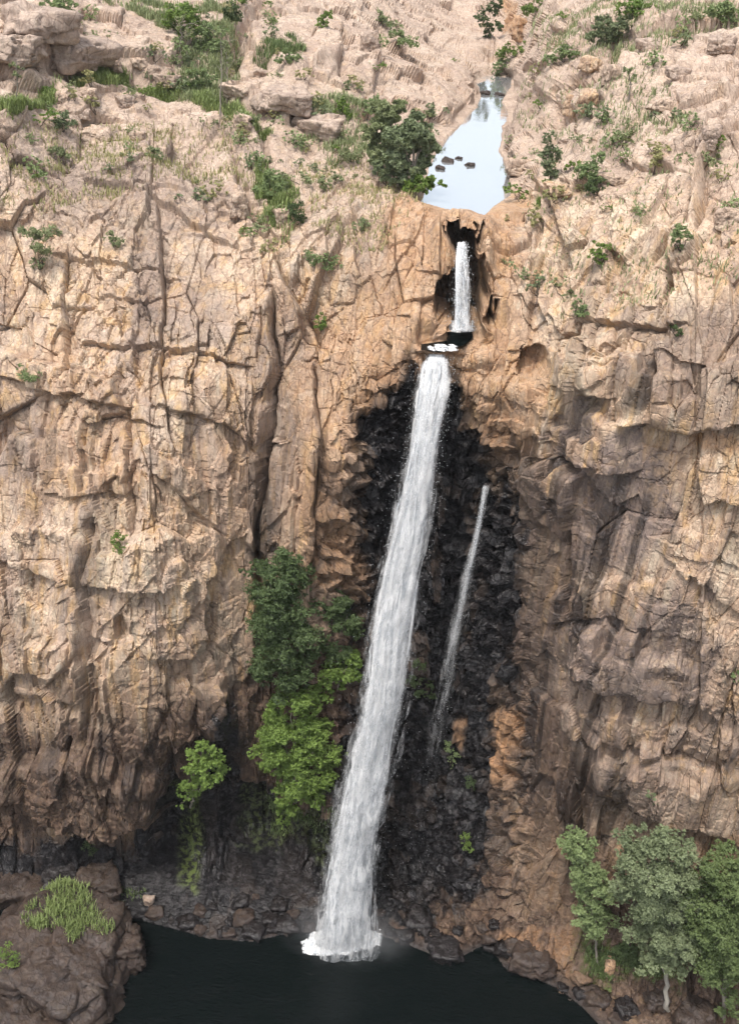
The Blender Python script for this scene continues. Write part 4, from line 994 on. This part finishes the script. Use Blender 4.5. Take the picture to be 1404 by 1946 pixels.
# trees and shrubs by the upper creek
plant('creek_tree', 'dark green spreading tree on the left bank of the pale creek pool', 'tree', (785, 352),
      [(785, 240, 30), (760, 260, 30), (810, 250, 22), (795, 280, 32), (765, 295, 30), (820, 285, 14), (780, 320, 28), (805, 310, 18), (750, 320, 18)], 'grey', 12000, .20, 12, tr=.16, out=.2)
plant('creek_tree', 'pale green bushy tree just left of the dark creek tree', 'tree', (740, 330),
      [(725, 205, 20), (745, 215, 22), (720, 235, 24), (705, 255, 18), (735, 265, 22), (715, 290, 20), (740, 305, 20), (760, 205, 14)], 'pale', 8000, .20, 13, tr=.12, out=.1)
plant('creek_bush', 'vivid green bush drooping over the near left corner of the creek pool', 'bush', (790, 372),
      [(800, 350, 16), (820, 348, 14), (838, 350, 10), (785, 345, 14), (775, 360, 12), (810, 362, 10)], 'bright', 2600, .15, 14, tr=.05, out=.2)
plant('creek_bush', 'grey green bush on the bank between the pale tree and the vivid bush', 'bush', (735, 350), [(730, 325, 18), (750, 335, 16), (715, 320, 14), (765, 345, 12)], 'grey', 1800, .16, 15, tr=.04)
CB = [  # label, leaf, blobs, size
 ('dark bush where the creek narrows at its far end', 'soft', [(950, 122, 14), (968, 118, 14), (985, 125, 14), (942, 135, 10)], .22),
 ('yellow green bush just above the narrow far end of the creek', 'bright', [(965, 92, 12), (985, 98, 14), (1000, 88, 10), (950, 100, 10)], .22),
 ('grey green trees crowding the creek at the very top of the photo', 'dark', [(930, 20, 16), (915, 40, 14), (940, 48, 14), (925, 65, 10), (945, 5, 14)], .26),
 ('bright bush right of the orange pillar at the top', 'bright', [(1015, 10, 16), (1000, 22, 12), (1035, 12, 12)], .22),
 ('large pale shrub on the upper right slope', 'grey', [(1145, 45, 22), (1170, 55, 22), (1130, 65, 18), (1190, 40, 18), (1155, 72, 16)], .2),
 ('olive shrub left of the large pale shrub on the upper right slope', 'soft', [(1080, 95, 16), (1060, 105, 14), (1095, 108, 12), (1040, 112, 10)], .2),
 ('bright shrub at the top right of the photo', 'bright', [(1210, 15, 20), (1235, 22, 14), (1185, 18, 16)], .2),
 ('olive shrub at the top right corner', 'soft', [(1375, 35, 22), (1400, 30, 16), (1355, 20, 18), (1380, 12, 18)], .18),
 ('grey green conical shrub on the right bank of the creek pool', 'grey', [(1043, 262, 14), (1045, 285, 18), (1042, 308, 20), (1050, 328, 16)], .15),
 ('round green bush above the bright grass tuft right of the creek pool', 'soft', [(1120, 320, 22), (1140, 300, 16), (1100, 325, 14), (1130, 340, 16), (1150, 330, 12)], .14),
 ('dark low shrub under the round green bush right of the creek pool', 'dark', [(1125, 352, 16), (1145, 348, 12)], .13),
 ('small bright bush left of the round green bush', 'bright', [(1092, 312, 10), (1080, 318, 8)], .13),
 ('green shrub beside the long dark cleft on the right slope', 'soft', [(1292, 440, 16), (1282, 458, 13), (1305, 450, 11), (1288, 470, 9)], .12),
 ('pale green shrub on the right slope under the creek pool', 'bright', [(1135, 465, 13), (1132, 485, 14), (1145, 495, 12), (1155, 470, 9)], .12),
 ('olive shrub on the right cliff below the pale green shrub', 'soft', [(1095, 570, 12), (1104, 590, 14), (1088, 580, 10)], .11),
 ('small dark shrub on the ledge of the grey block of the right cliff', 'dark', [(1278, 622, 10), (1290, 630, 9)], .1),
 ('tiny green plant at the right edge of the right cliff', 'soft', [(1395, 1280, 12), (1402, 1296, 9)], .09),
 ('tiny grey plant above the right hand trees', 'grey', [(1236, 1512, 11), (1244, 1526, 8)], .09),
 ('small bright plant rooted in the black wall low down right of the main waterfall', 'bright', [(886, 1592, 11), (890, 1610, 12), (882, 1604, 8)], .09),
 ('dim green plant in the black wall half way between fall and orange streak', 'soft', [(850, 1420, 12), (862, 1440, 12), (856, 1455, 9)], .09),
 ('dim small plant just above the small bright plant on the black wall', 'dark', [(892, 1484, 12), (898, 1497, 9)], .09),
 ('lone green tuft in the middle of the left cliff', 'bright', [(226, 1022, 14), (222, 1042, 15), (242, 1042, 9)], .1),
 ('pale green shrub on the ledge at the left edge of the left cliff', 'soft', [(40, 706, 14), (58, 714, 15), (72, 712, 9)], .1),
 ('small green bush in the cleft of the left cliff', 'bright', [(604, 602, 11), (608, 618, 12), (617, 606, 8)], .11),
 ('wide olive shrub in the cleft of the left cliff', 'soft', [(605, 492, 18), (630, 497, 16), (585, 485, 14), (645, 503, 9)], .12),
 ('dark green shrub on the left shoulder of the cleft', 'soft', [(512, 340, 20), (530, 350, 18), (500, 358, 16), (520, 368, 14)], .14),
 ('second dark shrub just below the one on the left shoulder of the cleft', 'dark', [(560, 395, 16), (568, 412, 14), (556, 420, 10)], .13),
 ('large pale shrub on the upper left part of the left cliff', 'pale', [(75, 455, 22), (95, 440, 18), (55, 440, 16), (80, 480, 18), (70, 500, 12)], .12),
 ('small pale shrub in a crack right of the large pale shrub', 'pale', [(210, 450, 13), (222, 460, 12)], .12),
 ('grey shrub on the rim of the left cliff below the perched boulder', 'grey', [(118, 222, 16), (135, 235, 14), (110, 240, 14)], .15),
 ('pale shrub half way down the rim below the grey shrub', 'pale', [(110, 285, 14), (125, 292, 12)], .14),
 ('tiny pale bush in the middle of the left cliff rim', 'pale', [(292, 290, 14), (305, 298, 10)], .14),
 ('dark rounded shrub on the smooth pink slab', 'soft', [(186, 80, 10), (189, 95, 10)], .15),
 ('dim green plant in the dark undercut at lower left', 'dark', [(170, 1606, 14), (176, 1618, 10)], .09),
 ('pale shrub at the left edge of the huge pool block', 'bright', [(14, 1810, 18), (28, 1828, 14), (10, 1835, 14)], .1),
 ('bright shrub at the very top left of the photo', 'soft', [(110, 8, 20), (140, 15, 16), (85, 12, 14)], .18),
 ('tall pale green tree crowding the top of the grass gully', 'bright', [(350, 22, 26), (335, 50, 22), (370, 50, 22), (320, 25, 18)], .18),
 ('pale olive tree right of the tall pale green tree in the gully', 'soft', [(395, 62, 22), (410, 85, 20), (380, 85, 18), (420, 60, 14)], .18),
 ('dark bush on the skyline side of the grass gully', 'dark', [(440, 15, 16), (452, 30, 14), (432, 34, 12)], .18),
 ('bush in the lower part of the grass gully', 'soft', [(365, 130, 16), (385, 140, 16), (375, 158, 14), (405, 150, 12)], .16),
 ('shrub on the broken slope above the pale creek tree', 'soft', [(700, 205, 16), (685, 220, 12), (712, 190, 12)], .17),
 ('bright shrub on the slope left of the creek trees', 'bright', [(650, 200, 14), (665, 215, 12), (640, 210, 10)], .17),
 ('olive bush on the ridge top left of the creek', 'soft', [(760, 70, 16), (780, 80, 14), (745, 60, 12)], .2),
 ('small bush on the pink slope left of the creek', 'pale', [(720, 30, 14), (735, 40, 12)], .2),
 ('pale bush on the broken slope below the grass gully', 'pale', [(620, 345, 14), (640, 335, 12)], .15),
 ('small olive bush above the rock arch on its left', 'pale', [(690, 425, 13), (672, 430, 10)], .12),
 ('pale bush between the left ridge and the creek pool', 'pale', [(655, 290, 14), (675, 300, 12)], .15),
 ('bright shrub on the ridge near the top centre', 'bright', [(615, 40, 14), (625, 28, 10)], .2),
 ('olive shrub high on the ridge left of the creek', 'soft', [(560, 110, 14), (545, 104, 12), (530, 112, 10)], .18),
]
for i, (lb, lf, bl, sz) in enumerate(CB):
    b = max(bl, key=lambda q: q[1]); area = sum(q[2]**2 for q in bl)
    if b[1] < 1760 or True:
        L_ = None
        if 'huge pool block' in lb: L_ = at(14, 1835, z=3.2)
        plant('shrub', lb, 'shrub', (float(np.mean([q[0] for q in bl])), b[1]+b[2]*.6), bl, lf, int(300+area*2.6), sz*.55, 400+i, tr=.03, out=.25, clump=10, loc=L_)
# thin bare saplings at the gully
def sapling(u, v0, v1, label, seed, tuft=None):
    p = surf(u, v0); top = at(u+2, v1, Y=p[1]-.2)-p; r = np.random.default_rng(seed)
    root = empty('sapling', p); tag(root, label, 'sapling')
    L = [limb([(0, 0, -.2), top*.5+np.array((.1, 0, 0)), top], .055, .02, 5, seed, .03)]
    for k in range(9):
        h = r.uniform(.45, 1); L.append(limb([top*h, top*h+np.array((r.normal()*.5, r.normal()*.4, r.uniform(.2, .9)))], .018, .006, 3, seed+k))
    rawj('trunk', join(L), BARK, root)
    V, Fa, ti = leaves([(*(top*1.0), .45), (*(top*.85+np.array((.2, 0, 0))), .4)], 160, .12, seed); raw('crown', V, Fa, LEAF['pale'], root, {'tint': ti})
sapling(418, 212, 62, 'tallest thin bare sapling rising from the grass gully', 1)
sapling(428, 205, 95, 'thin bare sapling just right of the tallest one in the grass gully', 2)
sapling(342, 100, 42, 'thin sapling standing under the tall pale green tree', 3)
sapling(352, 110, 60, 'short thin sapling right of the one under the tall pale green tree', 4)
sapling(1192, 190, 130, 'thin bare sapling on the upper right slope', 5)
sapling(30, 190, 130, 'thin grey sapling at the left edge above the left cliff', 6)
print('plants', time.time()-T0)

# small bushes scattered over the high ground: a few prototypes, copied
def proto(leaf, seed, R0):
    root = empty('low_bush', (0, 0, 0)); r = np.random.default_rng(seed)
    bl = [(r.normal()*R0*.5, r.normal()*R0*.5, R0*r.uniform(.4, .9), R0*r.uniform(.4, .8)) for _ in range(4)]
    V, Fa, ti = leaves(bl, 420, .075, seed, 10, .4); raw('foliage', V, Fa, LEAF[leaf], root, {'tint': ti})
    rawj('stem', join([limb([(0, 0, -.3), b[:3]], .03, .01, 4, seed+i) for i, b in enumerate(bl)]), BARK_D, root)
    return root
protos = [proto('soft', 1, .8), proto('grey', 2, .8), proto('pale', 3, .7), proto('straw', 4, .7), proto('bright', 5, .6)]
r = np.random.default_rng(11); used = [0]*5; cnt = 0
up_n = NRM[:, 2]
while cnt < 150:
    u = r.uniform(5, 1400); v = r.uniform(2, 420)**1.0
    if r.random() < .35: v = r.uniform(2, 600)
    if poly_sd(POOL_UP, np.array([u]), np.array([v]))[0] > -14: continue
    if 690 < u < 930 and v > 330: continue
    if u < 480 and 330 < v and r.random() < .7: continue
    nz = fbm(np.array([[u/80, v/60, 3.]], f4), 2, 99)[0]
    if nz < -.05: continue
    k = int(r.integers(5)); p = surf(u, v); q = protos[k]
    if used[k] == 0: o = q; ch = None
    else:
        o = q.copy(); C.objects.link(o)
        for c_ in [x for x in bpy.data.objects if x.parent == q]:
            d_ = c_.copy(); C.objects.link(d_); d_.parent = o
    used[k] += 1; cnt += 1
    o.location = tuple(p-np.array((0, 0, .05))); o.rotation_euler = (0, 0, r.uniform(0, 6.28)); sc_ = r.uniform(.5, 1.25); o.scale = (sc_, sc_, sc_*r.uniform(.7, 1))
    wh = 'on the high ground above the left cliff' if u < 470 else 'on the rocky ridge between the gully and the creek' if u < 900 else 'on the rocky slope above the right cliff'
    cl = ['green', 'grey green', 'pale olive', 'straw coloured', 'bright green'][k]
    tag(o, f'small {cl} bush {wh}', 'bush', f'small {cl} bushes {wh}')
print('bushes', time.time()-T0)

# ------------------------------------------------------------------ grass (uncountable)
def grass(label, P, n, h, leaf, seed, pts=None, wide=.03, zmin=None):
    r = np.random.default_rng(seed)
    if pts is None:
        Pp = np.array(P, float)
        k = np.where((U1 > Pp[:, 0].min()) & (U1 < Pp[:, 0].max()) & (V1 > Pp[:, 1].min()) & (V1 < Pp[:, 1].max()))[0]
        s = poly_sd(P, U1[k], V1[k])+NZ[k]*.8; k = k[s > 0]
        if len(k) == 0: return
        cl = vnoise((P32[k]*.9).astype(f4), seed)*.5+.5; pr = np.clip(cl-.18, .02, 1)**1.5; i = r.choice(k, n, p=pr/pr.sum())
        p = P1[i]+r.normal(size=(n, 3))*np.array((.12, .12, .02))
    else: p = pts; n = len(p)
    a = r.uniform(0, 6.283, n); ln = r.uniform(.1, .7, n)*h; hh = h*r.uniform(.4, 1.2, n)
    dx = np.stack([np.cos(a), np.sin(a), 0*a], 1); px = np.stack([-np.sin(a), np.cos(a), 0*a], 1)
    w0 = wide*r.uniform(.6, 1.5, n)[:, None]
    b0 = p-px*w0; b1_ = p+px*w0; m0 = p+dx*(ln*.35)[:, None]+np.array((0, 0, 1))*(hh*.65)[:, None]; tp = p+dx*ln[:, None]+np.array((0, 0, 1))*hh[:, None]
    V = np.stack([b0, b1_, m0+px*w0*.7, m0-px*w0*.7, tp], 1).reshape(-1, 3); b = np.arange(n)[:, None]*5
    Fa = np.concatenate([b+np.array((0, 1, 2)), b+np.array((0, 2, 3)), b+np.array((3, 2, 4))])
    ti = np.repeat(r.random(n), 5)
    o = raw('grass', V, Fa, LEAF[leaf], None, {'tint': ti}); return tag(o, label, 'grass', kind='stuff')
grass('bright green grass bank above the boulder row at upper left', [(135, 140), (190, 125), (270, 145), (345, 170), (330, 182), (250, 165), (150, 165)], 5500, .55, 'lawn', 1)
grass('green grass at the left edge above the left cliff', [(-20, 195), (60, 178), (112, 168), (105, 195), (40, 232), (-20, 245)], 4000, .5, 'lawn', 2)
grass('long green grass down the gully edge to the cliff cleft', [(370, 180), (420, 190), (480, 215), (520, 250), (500, 262), (440, 225), (375, 205)], 4200, .5, 'lawn', 3)
grass('light green grass filling the gully at the top', [(200, 12), (330, 20), (440, 10), (460, 60), (430, 200), (355, 190), (340, 90), (250, 40)], 9000, .55, 'pale', 4)
grass('green grass strip in the cliff cleft', [(488, 305), (545, 330), (580, 400), (560, 440), (500, 400)], 3500, .5, 'lawn', 5)
grass('grass on the ridge between gully and creek', [(480, 100), (560, 95), (580, 115), (500, 130)], 1500, .5, 'mid', 6)
grass('pale grass on the broken slope left of the creek trees', [(560, 190), (690, 170), (720, 300), (650, 330), (600, 280)], 3500, .45, 'pale', 7)
grass('grass patches on the upper right slope', [(1000, 30), (1250, 0), (1404, 0), (1404, 60), (1200, 100), (1040, 130)], 4000, .42, 'pale', 8)
grass('grass patches on the middle right slope', [(980, 150), (1100, 110), (1250, 120), (1320, 250), (1150, 300), (1000, 260)], 2000, .36, 'pale', 9)
grass('bright grass tuft on the ledge right of the creek pool', [(1020, 374), (1055, 374), (1055, 388), (1020, 388)], 700, .35, 'bright', 10)
grass('straw grass on the rim of the left cliff', [(0, 240), (480, 240), (480, 330), (0, 420)], 3000, .34, 'straw', 11)
grass('straw grass on the shoulder above the rock arch', [(560, 300), (760, 330), (820, 400), (700, 480), (600, 440)], 1500, .3, 'straw', 12)
grass('green undergrowth under the right hand trees', [(1110, 1800), (1290, 1795), (1290, 1860), (1120, 1860)], 3500, .4, 'mid', 13)
grass('straw and green tufts on the slope above the right cliff', [(1000, 360), (1404, 300), (1404, 560), (1080, 620), (1000, 500)], 1300, .3, 'pale', 14)
grass('hanging grass under the bright wall tree', [(500, 1545), (640, 1520), (620, 1600), (510, 1620)], 1600, .4, 'mid', 15)
grass('ferns and grass on the rocks at the foot of the left undercut', [(60, 1690), (280, 1700), (280, 1730), (60, 1710)], 500, .3, 'mid', 16)
# grass on the huge block
blk = [o for o in bpy.data.objects if o.get('label', '').startswith('huge brown block')][0]
mv = np.empty(len(blk.data.vertices)*3, f4); blk.data.vertices.foreach_get('co', mv); mv = mv.reshape(-1, 3)+np.array(blk.location)
Wc = mv-CAMP; zz = Wc@_f; pu_ = 702+FPX*(Wc@_R)/zz; pv_ = 973-FPX*(Wc@_U)/zz
sd_b = poly_sd([(85, 1700), (120, 1672), (165, 1690), (185, 1740), (215, 1760), (205, 1775), (165, 1760), (140, 1790), (125, 1760), (60, 1765), (40, 1740)], pu_, pv_)
kk = np.where((sd_b > 0) & (mv[:, 2] > blk.location.z))[0]
if len(kk): 
    pp = mv[r.choice(kk, 5200)]+r.normal(size=(5200, 3))*np.array((.14, .14, .03)); grass('bright green grass growing over the top of the huge pool block', None, 0, .5, 'lawn', 17, pts=pp)
print('done', time.time()-T0)

def vol_mat(name, dens, noise=True):
    m = bpy.data.materials.new(name); m.use_nodes = True; nt = m.node_tree; nt.nodes.clear(); n = N(nt)
    out = n.new('ShaderNodeOutputMaterial'); pv = n.new('ShaderNodeVolumePrincipled'); n.ln(pv.outputs[0], out.inputs['Volume'])
    pv.inputs['Color'].default_value = (.95, .97, 1, 1); pv.inputs['Anisotropy'].default_value = .2
    if noise:
        t = n.new('ShaderNodeTexCoord'); g = n.new('ShaderNodeTexGradient', gradient_type='SPHERICAL'); n.ln(t.outputs['Object'], g.inputs[0])
        q = n.math('MULTIPLY', n.ramp(g.outputs[0], .0, .8), n.ramp(n.noise(2.2, 4, .6), .32, .68, .15, 1.)); n.ln(n.math('MULTIPLY', q, dens), pv.inputs['Density'])
    else: pv.inputs['Density'].default_value = dens
    return m
V, Fa = ico(3)
for (u, v, z, sc, dn, lb) in ((665, 1755, 1.2, (5.2, 2.4, 3.6), .22, 'soft white mist drifting at the foot of the tall waterfall'),):
    o = raw('mist', V, Fa, vol_mat('mist_'+str(u), dn)); p = at(u, v, Y=45.6); o.location = (p[0], p[1]-.6, z); o.scale = sc
    tag(o, lb, 'mist', kind='stuff')
import bmesh
bm = bmesh.new(); bmesh.ops.create_cube(bm, size=1); me = bpy.data.meshes.new('haze'); bm.to_mesh(me); bm.free()
me.materials.append(vol_mat('haze_air', HAZE, False)); o = bpy.data.objects.new('haze', me); C.objects.link(o)
o.scale = (6000, 3400, 90); o.location = (0, 1500, 35)
tag(o, kind='stuff')
print('end', time.time()-T0)
